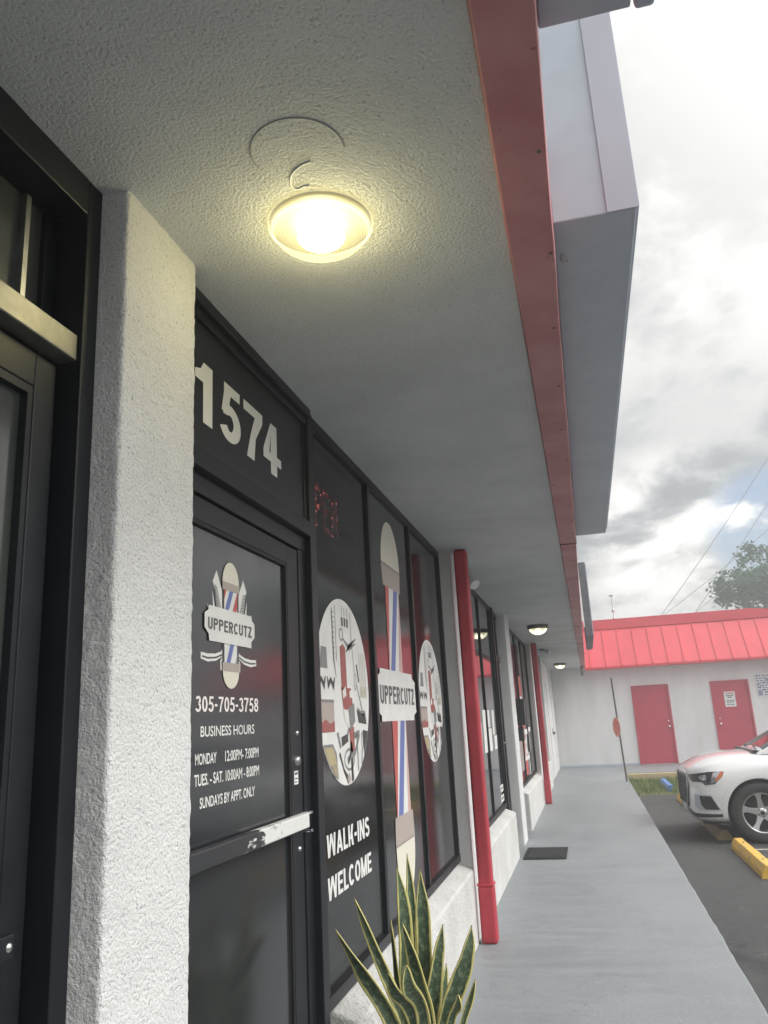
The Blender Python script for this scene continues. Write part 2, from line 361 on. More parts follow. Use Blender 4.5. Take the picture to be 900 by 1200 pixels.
# ------------------------------------------------------------------ builders
class MB:
    def __init__(s): s.v = []; s.f = []; s.m = []; s.sm = []
    def add(s, vs, fs, mi=0, smooth=False):
        o = len(s.v); s.v += [tuple(v) for v in vs]
        s.f += [tuple(i+o for i in f) for f in fs]; s.m += [mi]*len(fs); s.sm += [smooth]*len(fs)
        return s
    def box(s, x0, x1, y0, y1, z0, z1, mi=0):
        x0, x1 = min(x0, x1), max(x0, x1); y0, y1 = min(y0, y1), max(y0, y1); z0, z1 = min(z0, z1), max(z0, z1)
        v = [(x0,y0,z0),(x1,y0,z0),(x1,y1,z0),(x0,y1,z0),(x0,y0,z1),(x1,y0,z1),(x1,y1,z1),(x0,y1,z1)]
        return s.add(v, [(0,3,2,1),(4,5,6,7),(0,1,5,4),(1,2,6,5),(2,3,7,6),(3,0,4,7)], mi)
    def tube(s, pts, r, n=10, mi=0, caps=True, smooth=True):
        pts = [Vector(p) for p in pts]; rr = r if isinstance(r, (list, tuple)) else [r]*len(pts)
        rings = []; ref = Vector((0.13, .21, 1)).normalized()
        for i, p in enumerate(pts):
            t = (pts[min(i+1, len(pts)-1)] - pts[max(i-1, 0)]).normalized()
            a = t.cross(ref)
            if a.length < 1e-3: a = t.cross(Vector((1, 0, 0)))
            a.normalize(); b = t.cross(a)
            rings.append([p + (a*math.cos(2*math.pi*k/n) + b*math.sin(2*math.pi*k/n))*rr[i] for k in range(n)])
        v = [q for ring in rings for q in ring]
        f = [(i*n+k, i*n+(k+1) % n, (i+1)*n+(k+1) % n, (i+1)*n+k) for i in range(len(pts)-1) for k in range(n)]
        s.add(v, f, mi, smooth)
        if caps:
            s.add(rings[0], [tuple(range(n))[::-1]], mi); s.add(rings[-1], [tuple(range(n))], mi)
        return s
    def lathe(s, prof, c=(0, 0, 0), axis='Z', n=40, mi=0, smooth=True, a0=0, a1=2*math.pi):
        """prof: list of (radius, height)"""
        full = abs(a1-a0-2*math.pi) < 1e-6; k = n if full else n+1
        v = []
        for r, h in prof:
            for i in range(k):
                a = a0+(a1-a0)*i/n; p = (r*math.cos(a), r*math.sin(a), h)
                if axis == 'Y': p = (p[0], p[2], p[1])
                elif axis == 'X': p = (p[2], p[0], p[1])
                v.append((c[0]+p[0], c[1]+p[1], c[2]+p[2]))
        f = []
        for j in range(len(prof)-1):
            for i in range(n if not full else n):
                i2 = (i+1) % k if full else i+1
                f.append((j*k+i, j*k+i2, (j+1)*k+i2, (j+1)*k+i))
        return s.add(v, f, mi, smooth)
    def prism(s, poly, x0, x1, axis='X', mi=0):
        """polygon extruded along an axis; poly pairs are the two other axes in order"""
        n = len(poly)
        def P(a, b, d):
            return (d, a, b) if axis == 'X' else ((a, d, b) if axis == 'Y' else (a, b, d))
        v = [P(a, b, x0) for a, b in poly] + [P(a, b, x1) for a, b in poly]
        f = [tuple(range(n))[::-1], tuple(range(n, 2*n))] + [(i, (i+1) % n, n+(i+1) % n, n+i) for i in range(n)]
        return s.add(v, f, mi)
    def build(s, name, mats, parent=None, bevel=0, seg=2, fix=True):
        me = bpy.data.meshes.new(name)
        o = Vector((0, 0, 0))
        if parent is not None:
            o = root_loc(parent)
        me.from_pydata([(v[0]-o.x, v[1]-o.y, v[2]-o.z) for v in s.v], [], s.f)
        for m in (mats if isinstance(mats, (list, tuple)) else [mats]): me.materials.append(m)
        for p, i, sm in zip(me.polygons, s.m, s.sm): p.material_index = i; p.use_smooth = sm
        if fix:
            bm = bmesh.new(); bm.from_mesh(me); bmesh.ops.recalc_face_normals(bm, faces=bm.faces); bm.to_mesh(me); bm.free()
        me.update()
        ob = bpy.data.objects.new(name, me); COL.objects.link(ob)
        if parent is not None: ob.parent = parent
        if bevel:
            b = ob.modifiers.new('bevel', 'BEVEL'); b.width = bevel; b.segments = seg; b.limit_method = 'ANGLE'; b.angle_limit = R(40)
        return ob
def root_loc(o):
    p = Vector((0, 0, 0))
    while o is not None: p = p + o.location; o = o.parent
    return p
def tag(o, label, cat, group=None, kind=None):
    if label: o['label'] = label
    if cat: o['category'] = cat
    if group: o['group'] = group
    if kind: o['kind'] = kind
    return o
def thing(name, label, cat, loc=(0, 0, 0), group=None):
    o = bpy.data.objects.new(name, None); COL.objects.link(o); o.location = loc; o.empty_display_size = .2
    return tag(o, label, cat, group)
def structure(o): o['kind'] = 'structure'; return o
def copy_tree(o, parent=None):
    c = o.copy(); COL.objects.link(c); c.parent = parent
    for ch in [k for k in SC.objects if k.parent == o]: copy_tree(ch, c)
    return c

FONT_CACHE = {}
def text_geo(s, bold=.018, spacing=1.0):
    key = (s, bold, spacing)
    if key not in FONT_CACHE:
        cu = bpy.data.curves.new('t', 'FONT'); cu.body = s; cu.offset = bold; cu.fill_mode = 'FRONT'; cu.dimensions = '2D'
        cu.space_character = spacing; cu.resolution_u = 4
        ob = bpy.data.objects.new('t', cu); COL.objects.link(ob)
        dg = bpy.context.evaluated_depsgraph_get(); dg.update()
        me = bpy.data.meshes.new_from_object(ob.evaluated_get(dg))
        v = [tuple(q.co)[:2] for q in me.vertices]; f = [tuple(p.vertices) for p in me.polygons]
        bpy.data.objects.remove(ob); bpy.data.curves.remove(cu); bpy.data.meshes.remove(me)
        x0 = min(a for a, b in v); x1 = max(a for a, b in v); y0 = min(b for a, b in v); y1 = max(b for a, b in v)
        FONT_CACHE[key] = ([((a-x0)/(x1-x0), (b-y0)/(y1-y0)) for a, b in v], f)
    return FONT_CACHE[key]
def arcp(cx, cy, rx, ry, a0, a1, n=14):
    return [(cx+rx*math.cos(R(a0+(a1-a0)*i/n)), cy+ry*math.sin(R(a0+(a1-a0)*i/n))) for i in range(n+1)]
def grotesque(ch, t):
    """a bold grotesque letter one unit high: (width, strokes); a stroke is ('l', points) or ('p', polygon)"""
    h = t*.46; w = .62; k = []
    def bar(x0, y0, x1, y1): k.append(('p', [(x0, y0), (x1, y0), (x1, y1), (x0, y1)]))
    def dg(xa, ya, xb, yb, wd): k.append(('p', [(xa, ya), (xa+wd, ya), (xb+wd, yb), (xb, yb)]))
    T = t*.88                                       # thickness of level strokes
    if ch == 'U': k.append(('l', [(t/2, 1)]+arcp(w/2, .32, w/2-t/2, .32-T/2, 180, 360)+[(w-t/2, 1)]))
    elif ch in 'PR':
        bar(0, 0, t, 1); k.append(('l', [(t, 1-T/2)]+arcp(w-.27, .72, .27-t/2, .28-T/2, 90, -90)+[(t, .44+T/2)]))
        if ch == 'R': dg(w-t*.98, 0, w*.42, .45, t)
    elif ch == 'E':
        w = .56; bar(0, 0, t, 1); bar(t, 0, w, T); bar(t, .5-T*.42, w*.93, .5+T*.5); bar(t, 1-T, w*.98, 1)
    elif ch == 'C': w = .66; k.append(('l', arcp(w/2, .5, w/2-t/2, .5-T/2, 42, 318, 26)))
    elif ch == 'O': w = .70; k.append(('l', arcp(w/2, .5, w/2-t/2, .5-T/2, 0, 360, 32)))
    elif ch == 'T': w = .60; bar(0, 1-T, w, 1); bar(w/2-t/2, 0, w/2+t/2, 1-T)
    elif ch == 'Z': w = .58; bar(0, 1-T, w, 1); bar(0, 0, w, T); dg(0, T, w-t*1.25, 1-T, t*1.25)
    elif ch == 'L': w = .52; bar(0, 0, t, 1); bar(t, 0, w, T)
    elif ch == 'I': w = t; bar(0, 0, t, 1)
    elif ch == 'K': w = .66; bar(0, 0, t, 1); dg(t, .32, w-t*1.25, 1, t*1.2); dg(w-t*1.15, 0, t*1.5, .55, t*1.1)
    elif ch == 'A': w = .70; d_ = t*.98; dg(0, 0, w/2-d_/2, 1, d_); dg(w-d_, 0, w/2-d_/2, 1, d_); bar(w*.24, .20, w*.76, .20+T*.9)
    elif ch == 'W':
        w = .96; d_ = t*.94
        dg(w*.19-d_/2+.02, 0, 0, 1, d_); dg(w*.19-d_/2+.02, 0, w/2-d_/2, 1, d_); dg(w*.81-d_/2-.02, 0, w/2-d_/2, 1, d_); dg(w*.81-d_/2-.02, 0, w-d_, 1, d_)
    elif ch == 'M': w = .78; bar(0, 0, t*.92, 1); bar(w-t*.92, 0, w, 1); dg(w/2-t*.5, 0, t*.0, 1, t*.98); dg(w/2-t*.5, 0, w-t*.98, 1, t*.98)
    elif ch == 'N': w = .66; bar(0, 0, t*.95, 1); bar(w-t*.95, 0, w, 1); dg(w-t*1.1, 0, 0, 1, t*1.1)
    elif ch == 'S':
        w = .62; a = w/2-t/2; r_ = (1-T)/4
        k.append(('l', arcp(w/2, 1-T/2-r_, a*.94, r_, 20, 250, 16)[:-1]+[(w/2, .5)]+arcp(w/2, T/2+r_, a, r_, 70, -160, 16)[1:]))
    elif ch == '-': w = .34; bar(.02, .36, w-.02, .36+T)
    elif ch == '1': w = .40; bar(w-t*1.06, 0, w, 1); k.append(('p', [(0, .66), (w-t*1.06, .66), (w-t*1.06, .84), (w-t*.75, 1), (w-t*1.02, 1), (w-t*1.35, .86), (0, .80)]))
    elif ch == '5':
        w = .56; bar(.10, 1-T, w*.95, 1); dg(.035, .47, .10, 1-T, t*.85); k.append(('l', [(.07, .52)]+arcp(w*.47, .325, w*.53-t/2, .325-T/2, 118, -155, 22)))
    elif ch == '7': w = .56; bar(0, 1-T, w, 1); k.append(('p', [(w*.16, 0), (w*.16+t*1.05, 0), (w*.62, .42), (w, 1-T), (w-t*1.15, 1-T), (w*.36, .45)]))
    elif ch == '4': w = .60; bar(w-t*1.75, 0, w-t*.72, 1); bar(0, .23, w, .23+T*.95); k.append(('p', [(0, .23+T*.95), (t*.95, .23+T*.95), (w-t*1.75, .78), (w-t*1.75, 1)]))
    elif ch == '3': w = .56; k.append(('l', arcp(w*.48, .74, w*.46-t/2, .26-T/2, 160, -80, 16))); k.append(('l', arcp(w*.47, .29, w*.53-t/2, .29-T/2, 80, -160, 18)))
    elif ch == '0': w = .56; k.append(('l', arcp(w/2, .5, w/2-t/2, .5-T/2, 0, 360, 28)))
    elif ch == '8': w = .57; k.append(('l', arcp(w/2, .74, w*.46-t/2, .26-T/2, 0, 360, 22))); k.append(('l', arcp(w/2, .28, w/2-t/2, .28-T/2, 0, 360, 22)))
    else: w = .3
    return w, k, t
def clip_convex(poly, cl):
    out_ = list(poly); n_ = len(cl)
    for i in range(n_):
        a, b = cl[i], cl[(i+1) % n_]; inp, out_ = out_, []
        if not inp: break
        side = lambda p: (b[0]-a[0])*(p[1]-a[1])-(b[1]-a[1])*(p[0]-a[0])
        for j in range(len(inp)):
            p, q = inp[j-1], inp[j]; sp_, sq = side(p), side(q)
            if (sp_ < 0) != (sq < 0):
                u = sp_/(sp_-sq); out_.append((p[0]+(q[0]-p[0])*u, p[1]+(q[1]-p[1])*u))
            if sq >= 0: out_.append(q)
    return out_
class Decal(MB):
    """flat cut vinyl on a wall that faces +X: u runs along +Y, v along +Z, level sets how far it stands proud"""
    def __init__(s, x, step=.0007): super().__init__(); s.x = x; s.step = step
    def X(s, l): return s.x + s.step*(l+1)
    clip = None
    def poly(s, pts, mi=0, l=0):
        if s.clip is not None and l >= 1:
            pts = clip_convex(pts, s.clip)
            if len(pts) < 3: return s
        x = s.X(l); bmv = [(x, a, b) for a, b in pts]
        return s.add(bmv, [tuple(range(len(pts)))], mi)
    def rect(s, u0, u1, v0, v1, mi=0, l=0): return s.poly([(u0, v0), (u1, v0), (u1, v1), (u0, v1)], mi, l)
    def ell(s, u, v, a, b, mi=0, l=0, n=40, a0=0, a1=360, clip=None):
        pts = [(u+a*math.cos(R(a0+(a1-a0)*i/n)), v+b*math.sin(R(a0+(a1-a0)*i/n))) for i in range(n if a1-a0 == 360 else n+1)]
        if clip is not None: pts = [(max(p, clip), q) for p, q in pts]
        return s.poly(pts, mi, l)
    def ring(s, u, v, a, b, w, mi=0, l=0, n=24):
        x = s.X(l); vs = []
        for i in range(n):
            c, d = math.cos(2*math.pi*i/n), math.sin(2*math.pi*i/n)
            vs += [(x, u+a*c, v+b*d), (x, u+(a-w)*c, v+(b-w)*d)]
        return s.add(vs, [(2*i, 2*((i+1) % n), 2*((i+1) % n)+1, 2*i+1) for i in range(n)], mi)
    def line(s, pts, w, mi=0, l=0):
        ws = w if isinstance(w, (list, tuple)) else [w]*len(pts); x = s.X(l); vs = []
        for i, p in enumerate(pts):
            a = Vector(pts[max(i-1, 0)]); b = Vector(pts[min(i+1, len(pts)-1)]); t = (b-a).normalized(); n = Vector((-t.y, t.x))*ws[i]/2
            vs += [(x, p[0]+n.x, p[1]+n.y), (x, p[0]-n.x, p[1]-n.y)]
        if s.clip is not None:
            for i in range(len(pts)-1): s.poly([vs[2*i][1:], vs[2*i+2][1:], vs[2*i+3][1:], vs[2*i+1][1:]], mi, l)
            return s
        return s.add(vs, [(2*i, 2*i+2, 2*i+3, 2*i+1) for i in range(len(pts)-1)], mi)
    def gtext(s, t, u0, u1, v0, v1, mi=0, l=0, t_=.20, gap=.075):
        """lettering in the bold grotesque above, fitted to a box"""
        gl = [grotesque(ch, t_) for ch in t]; tot = sum(g_[0] for g_ in gl)+gap*(len(gl)-1); kx = (u1-u0)/tot; ky = v1-v0; x = 0; c_ = 0
        for w, st, th in gl:
            for kind, pts in st:
                lv = l+(c_ % 5)*.05; c_ += 1
                if kind == 'p': s.poly([(u0+(x+a)*kx, v0+b*ky) for a, b in pts], mi, lv)
                else:
                    # offset in letter units, so that uprights and levels keep their own weight
                    vs = []; closed = math.hypot(pts[0][0]-pts[-1][0], pts[0][1]-pts[-1][1]) < 1e-4; n_ = len(pts)
                    for i, p in enumerate(pts):
                        a = Vector(pts[i-1] if i else (pts[-2] if closed else p)); b = Vector(pts[i+1] if i < n_-1 else (pts[1] if closed else p))
                        tg = (b-a).normalized(); nn = Vector((-tg.y*th/2, tg.x*th*.88/2))
                        for q in (Vector(p)+nn, Vector(p)-nn): vs.append((s.X(lv), u0+(x+q.x)*kx, v0+q.y*ky))
                    s.add(vs, [(2*i, 2*i+2, 2*i+3, 2*i+1) for i in range(n_-1)], mi)
            x += w+gap
        return s
    def text(s, t, u0, u1, v0, v1, mi=0, l=0, bold=.018, spacing=1.0):
        v, f = text_geo(t, bold, spacing); x = s.X(l)
        return s.add([(x, u0+a*(u1-u0), v0+b*(v1-v0)) for a, b in v], f, mi)
    def build(s, name, mats, parent=None):
        # every face must look along +X
        fs = []
        for f in s.f:
            a = 0
            for i in range(len(f)):
                p, q = s.v[f[i]], s.v[f[(i+1) % len(f)]]; a += p[1]*q[2]-q[1]*p[2]
            fs.append(f if a > 0 else f[::-1])
        s.f = fs
        return MB.build(s, name, mats, parent, fix=False)

def rough_sheet(mb, org, du, dv, nu, nv, nrm, amp, sc, mi=0):
    """a stucco face: a grid pushed in and out by noise, so its edges are uneven too"""
    org, du, dv, nrm = map(Vector, (org, du, dv, nrm)); vs = []
    for j in range(nv+1):
        for i in range(nu+1):
            p = org + du*(i/nu) + dv*(j/nv)
            d = noise.noise(p*sc)*amp + noise.noise(p*sc*.3)*amp*.7
            vs.append(p + nrm*d)
    f = [(j*(nu+1)+i, j*(nu+1)+i+1, (j+1)*(nu+1)+i+1, (j+1)*(nu+1)+i) for j in range(nv) for i in range(nu)]
    mb.add(vs, f, mi, True)
def rough_column(name, x0, x1, y0, y1, z0, z1, parent, m, step=.012, amp=.0035, sc=55, rad=.014):
    """pillar with rounded arrises and a lumpy stucco skin; only its back is left flat"""
    path = []
    def arc(cx, cy, a0, a1):
        for k in range(5):
            a = R(a0+(a1-a0)*k/4); path.append((cx+rad*math.cos(a), cy+rad*math.sin(a)))
    def seg(p, q):
        L = math.hypot(q[0]-p[0], q[1]-p[1]); n = max(1, int(L/step))
        for k in range(n): path.append((p[0]+(q[0]-p[0])*k/n, p[1]+(q[1]-p[1])*k/n))
    seg((x0, y0), (x1-rad, y0)); arc(x1-rad, y0+rad, -90, 0); seg((x1, y0+rad), (x1, y1-rad)); arc(x1-rad, y1-rad, 0, 90); seg((x1-rad, y1), (x0, y1)); path.append((x0, y1))
    path = [p_ for i, p_ in enumerate(path) if i == 0 or math.hypot(p_[0]-path[i-1][0], p_[1]-path[i-1][1]) > 1e-5]
    nz = max(2, int((z1-z0)/step)); cx, cy = (x0+x1)/2, (y0+y1)/2; vs = []; n = len(path)
    nrm = []
    for i in range(n):
        a = path[max(i-1, 0)]; b = path[min(i+1, n-1)]; t = Vector((b[0]-a[0], b[1]-a[1], 0)).normalized(); nrm.append(Vector((t.y, -t.x, 0)))
    for j in range(nz+1):
        z = z0+(z1-z0)*j/nz
        for i, (px, py) in enumerate(path):
            p = Vector((px, py, z)); d = noise.noise(p*sc)*amp + noise.noise(p*sc*.28)*amp*.6
            vs.append(p + nrm[i]*d)
    mb = MB(); mb.add(vs, [(j*n+i, j*n+i+1, (j+1)*n+i+1, (j+1)*n+i) for j in range(nz) for i in range(n-1)], 0, True)
    mb.add([(x0, y0, z0), (x0, y1, z0), (x0, y1, z1), (x0, y0, z1)], [(0, 1, 2, 3)])
    return mb.build(name, m, parent)

# ------------------------------------------------------------------ ground
S = 2.6885                   # underside of the soffit
G = -.19                     # asphalt level
GL = -.985                   # line of the shop glass
g = MB(); g.add([(-400, -400, G-.03), (400, -400, G-.03), (400, 600, G-.03), (-400, 600, G-.03)], [(0, 1, 2, 3)])
structure(g.build('ground', M['ground']))
g = MB(); g.add([(.3, -30, G), (60, -30, G), (60, 60, G), (.3, 60, G)], [(0, 1, 2, 3)])
structure(g.build('parking_lot', M['asphalt']))
g = MB(); nseg = 420
edge = [(.683 + .007*noise.noise(Vector((0, y*1.7, 3))) + .005*noise.noise(Vector((5, y*7, 3))) - .016*max(0, noise.noise(Vector((9, y*5.3, 1)))-.25), y) for y in [-6+i*(26.9/nseg) for i in range(nseg+1)]]
for (xa, ya), (xb, yb) in zip(edge[:-1], edge[1:]):
    g.add([(-1.4, ya, 0), (xa-.012, ya, 0), (xb-.012, yb, 0), (-1.4, yb, 0)], [(0, 1, 2, 3)], 0)
    g.add([(xa-.012, ya, 0), (xa, ya, -.012), (xb, yb, -.012), (xb-.012, yb, 0)], [(0, 1, 2, 3)], 0, True)
    g.add([(xa, ya, -.012), (xa, ya, G-.05), (xb, yb, G-.05), (xb, yb, -.012)], [(0, 1, 2, 3)], 1)
g.box(-1.4, 9, 20.905, 23.9, G-.05, -.004)
structure(g.build('walkway', [M['walk'], M['walk']]))
k = MB(); k.box(.70, 9, 20.78, 20.90, G-.04, -.02); structure(k.build('kerb', M['kerb_paint'], bevel=.015))
t = MB(); nx, ny = 30, 18
rough_sheet(t, (.70, 17.30, G+.008), (4.6, 0, 0), (0, 3.47, 0), nx, ny, (0, 0, 1), .006, 2.3)
structure(t.build('turf_bed', M['turf']))
gr = MB()
for i in range(5200):
    x, y = random.uniform(.70, 3.3), 17.36+3.4*random.random()**.9
    z = G+.004; h = random.uniform(.05, .13)*(.5 if y < 17.6 else 1); a = random.uniform(0, math.tau); w = random.uniform(.008, .016)
    dx, dy = math.cos(a)*w, math.sin(a)*w; lx, ly = random.gauss(0, .035), random.gauss(0, .035)
    gr.add([(x-dx, y-dy, z), (x+dx, y+dy, z), (x+lx, y+ly, z+h)], [(0, 1, 2)], 0 if random.random() < .6 else 1)
tag(gr.build('grass', M['grass'], fix=False), 'patchy short green grass strip between the walkway end and the red doors', 'grass', kind='stuff')
for y in (10.66, 14.3, 17.2, 7.7, 4.9):
    ln = MB(); ln.add([(1.62, y-.05, G+.004), (6.6, y-.05, G+.004), (6.6, y+.05, G+.004), (1.62, y+.05, G+.004)], [(0, 1, 2, 3)])
    structure(ln.build('parking_line', M['line_paint']))

# ------------------------------------------------------------------ shop building
B = thing('shop_building', 'single storey shop building with stucco overhang and black shopfronts along the grey walkway', 'building', (-1.2, 8, 0))
w = MB(); w.box(-8, -1.42, -6, 23.9, G, 2.9); w.build('wall', M['dark_gap'], B)
w = MB(); w.box(-8, .045, -6, 23.73, 2.90, 3.04); w.build('roof', M['roof_dark'], B)
# soffit: lumpy near the camera, seams farther on
s = MB()
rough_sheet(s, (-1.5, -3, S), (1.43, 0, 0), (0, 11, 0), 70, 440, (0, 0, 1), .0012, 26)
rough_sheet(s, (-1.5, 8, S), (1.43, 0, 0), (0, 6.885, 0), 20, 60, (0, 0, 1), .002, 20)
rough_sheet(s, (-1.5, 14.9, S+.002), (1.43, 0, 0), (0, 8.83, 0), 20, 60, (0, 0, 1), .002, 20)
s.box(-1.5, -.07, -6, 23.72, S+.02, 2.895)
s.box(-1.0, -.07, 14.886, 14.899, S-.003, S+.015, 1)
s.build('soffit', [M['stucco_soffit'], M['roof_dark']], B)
# stain ring left by an older lamp, and a bead of caulk
rg = MB(); pts = []
for i in range(37):
    a = R(168+i*200/36); pts.append((-.487+.104*math.cos(a), 1.425+.104*math.sin(a), S-.0008))
rg.tube(pts, .0016, 6); rg.build('old_lamp_mark', mat('grey_stain', (.30, .30, .28), .8), B)
cb = MB(); cb.tube([(-.470, 1.462, S-.001), (-.486, 1.464, S-.0012), (-.500, 1.470, S-.0012), (-.515, 1.479, S-.0012), (-.528, 1.492, S-.0012), (-.536, 1.508, S-.0012), (-.540, 1.525, S-.0012), (-.535, 1.540, S-.0012), (-.525, 1.542, S-.0012), (-.512, 1.537, S-.001), (-.500, 1.540, S-.001)], .0022, 8)
cb.build('caulk_bead', M['white_plastic'], B)
# red fascia board with screw heads
fa = MB(); ys = [-6+i*.25 for i in range(119)]
pr = []
for y in ys:
    wv = .004*noise.noise(Vector((1, y*.9, 0))); e = .004*noise.noise(Vector((4, y*2.2, 0)))
    pr.append([(-.069+wv, y, S-.004), (-.064+wv, y, S-.026), (.048+e, y, S-.028+e*.6), (.052+e, y, S+.01), (.052, y, 3.05), (-.069, y, 3.05)])
n = 6
fa.add([p for r in pr for p in r], [(i*n+k, i*n+(k+1) % n, (i+1)*n+(k+1) % n, (i+1)*n+k) for i in range(len(pr)-1) for k in range(n)])
fa.build('fascia', M['red_trim'], B, bevel=.003)
sc_ = MB()
for i in range(46):
    y = .6+i*.46+random.uniform(-.06, .06); x = random.choice((-.045, .03, .035))+random.uniform(-.008, .008)
    sc_.lathe([(0, -.0035), (.004, -.003), (.006, 0)], (x, y, S-.0275), n=8)
sc_.build('screw_head', M['bronze'], B)['kind'] = 'stuff'
for y in (5.9, 11.9, 14.9, 18.0):
    bj = MB(); bj.box(-.0665, .0545, y, y+.006, S-.0312, S+.02); bj.build('fascia_joint', M['dark_gap'], B)
dp = MB(); dp.tube([(-.05, 22.2, S-.03), (-.05, 22.2, S-.25), (-.055, 22.2, S-.28)], .03, 10); dp.build('scupper', M['dark_pole'], B)

# stucco pillars, from the near one to the far one
rough_column('pillar', -1.42, -.905, 1.424, 1.766, 0, S+.01, B, M['stucco'], .008, .0022, 60, .010)
for (y0, y1, x1) in ((5.87, 6.35, -.888), (9.99, 10.5, -.885), (14.62, 15.25, -.89), (18.0, 18.45, -.9), (22.2, 23.72, -.93)):
    rough_column('pillar', -1.42, x1, y0, y1, 0, S+.01, B, M['stucco'], .03, .0012, 12, .012)
# knee walls under the windows, with a sloping sill
def knee(y0, y1, x1=-.88, z=.50):
    mb = MB(); mb.prism([(-1.42, G), (x1, G), (x1, z-.045), (GL-.03, z+.004), (-1.42, z+.004)], y0, y1, 'Y')
    return mb.build('knee_wall', M['knee_white'], B, bevel=.012)
knee(2.985, 5.865); knee(6.355, 9.19); knee(11.2, 14.615); knee(15.255, 17.995, z=.52)
for y in (3.72, 4.55):
    jn = MB(); jn.box(-.8825, -.879, y, y+.008, 0, .44); jn.build('knee_wall_joint', M['wall_white'], B)

# ---- shop on the near left: recessed black door under a lamplit transom bar
d = MB()
d.box(-1.10, -.972, 1.372, 1.424, 0, S+.01)                 # jamb against the pillar
d.box(-1.10, -.972, -3, 1.372, 2.60, S+.01)                 # head
d.box(-1.075, -1.05, 1.352, 1.372, 0, 2.235); d.box(-1.075, -1.05, 1.335, 1.372, 2.292, 2.60)
lf = d.build('shopfront_frame', M['black_alu'], B, bevel=.003)
tb_ = MB(); tb_.box(-1.058, -.982, -3, 1.3715, 2.24, 2.30); tb_.build('transom_bar', mat('lamp_tinted_aluminium', (.27, .26, .22), .38, (.19, .18, .16), 14, metal=.6), lf, bevel=.003)  # paler, warmer metal carries the lamp's light in its colour
p = MB(); p.box(-1.072, -1.064, -3, 1.335, 2.292, 2.60); p.build('pane', M['glass_left'], lf)
st = MB(); st.box(-1.066, -1.046, 1.262, 1.276, 2.30, 2.595); st.build('glazing_bead', M['steel'], lf)
d = MB()
d.box(-1.06, -1.015, 1.285, 1.350, .02, 2.225); d.box(-1.06, -1.015, .40, .465, .02, 2.225)
d.box(-1.06, -1.015, .465, 1.285, 2.15, 2.225); d.box(-1.06, -1.015, .465, 1.285, .02, .27); d.box(-1.06, -1.012, .465, 1.285, 1.085, 1.155)
ld = d.build('door', M['black_alu'], B, bevel=.003)
p = MB(); p.box(-1.044, -1.036, .465, 1.285, .27, 2.15); p.build('pane', M['glass_left'], ld)
for (y0, y1, z0, z1) in ((1.270, 1.285, 1.155, 2.15), (.465, 1.27, 2.132, 2.15), (1.270, 1.285, .27, 1.085)):
    gb = MB(); gb.box(-1.036, -1.018, y0, y1, z0, z1); gb.build('glazing_bead', M['black_alu'], ld)
hb = MB(); hb.box(-1.012, -.995, .5, 1.30, 1.10, 1.14); hb.build('push_bar', M['black_alu'], ld, bevel=.003)
bo = MB()
bo.lathe([(0, .004), (.006, .003), (.008, 0)], (-.995, 1.288, 1.12), 'X', n=12)
bo.build('bolt', M['steel'], ld)
sl_ = MB(); sl_.box(-1.06, -1.015, -3, .385, .02, 2.225); sl_.build('side_panel', M['black_alu'], B)

# ---- barber shop door with its transom
f = MB()
f.box(-1.09, -.966, 2.848, 2.905, 0, S+.01)                  # jamb beside the window
f.box(-1.09, -.962, 1.772, 2.848, 2.165, 2.222)              # header
f.box(-1.09, -.968, 1.772, 1.80, 0, 2.165)
f.box(-1.09, -.970, 1.772, 2.848, 2.625, S+.01); f.box(-.970, -.952, 1.772, 2.848, 2.655, S+.006)
f.box(-1.09, -.978, 2.828, 2.848, 2.222, 2.625)
f.box(-1.09, -.990, 1.80, 2.848, 2.105, 2.165); f.box(-1.09, -.992, 2.775, 2.848, 0, 2.105)
bf = f.build('shopfront_frame', M['black_alu'], B, bevel=.003)
tp = MB(); tp.box(-1.02, -.985, 1.80, 2.828, 2.222, 2.625); tpo = tp.build('transom_panel', M['black_panel'], B)
dn = Decal(-.985)
for ch, u0, u1 in (('1', 1.918, 2.030), ('5', 2.083, 2.235), ('7', 2.258, 2.418), ('4', 2.425, 2.592)):
    dn.gtext(ch, u0, u1, 2.320, 2.508, t_=.205)
dn.build('house_number', M['number_white'], tpo)
d = MB()
d.box(-1.04, -.996, 2.66, 2.768, .012, 2.098); d.box(-1.04, -.996, 1.803, 1.86, .012, 2.098)
d.box(-1.04, -.996, 1.86, 2.66, 2.03, 2.098); d.box(-1.04, -.996, 1.86, 2.66, .012, .16); d.box(-1.04, -.998, 1.86, 2.66, 1.112, 1.165)
bd = d.build('door', M['black_alu'], B, bevel=.003)
p = MB(); p.box(-1.03, -1.008, 1.86, 2.66, 1.165, 2.03); p.build('pane', M['door_film'], bd)
p = MB(); p.box(-1.03, -1.008, 1.86, 2.66, .16, 1.112); p.build('lower_panel', M['door_film'], bd)
for q in ((2.648, 2.66, 1.165, 2.03), (1.86, 2.648, 2.018, 2.03), (2.648, 2.66, .16, 1.112)):
    gk = MB(); gk.box(-1.008, -.998, *q); gk.build('glazing_bead', M['dark_gap'], bd)
def chipped():
    m, nt, b_ = principled('worn_chipped_paint')
    tc_ = N(nt, 'ShaderNodeTexCoord'); sx = N(nt, 'ShaderNodeSeparateXYZ'); nt.links.new(tc_.outputs['Object'], sx.inputs[0])
    g_ = maprange(nt, sx.outputs[1], -6.02, -5.42, .26, -.16)          # most of the black has worn off towards the handle end
    nz_ = noise_fac(nt, 9, 9, .78, (1, 1.0, 3))
    ad = N(nt, 'ShaderNodeMath', operation='ADD'); nt.links.new(nz_, ad.inputs[0]); nt.links.new(g_, ad.inputs[1])
    nt.links.new(mixc(nt, maprange(nt, ad.outputs[0], .50, .52), (.72, .72, .70), (.028, .03, .034)), b_.inputs['Base Color'])
    b_.inputs['Roughness'].default_value = .35; return m
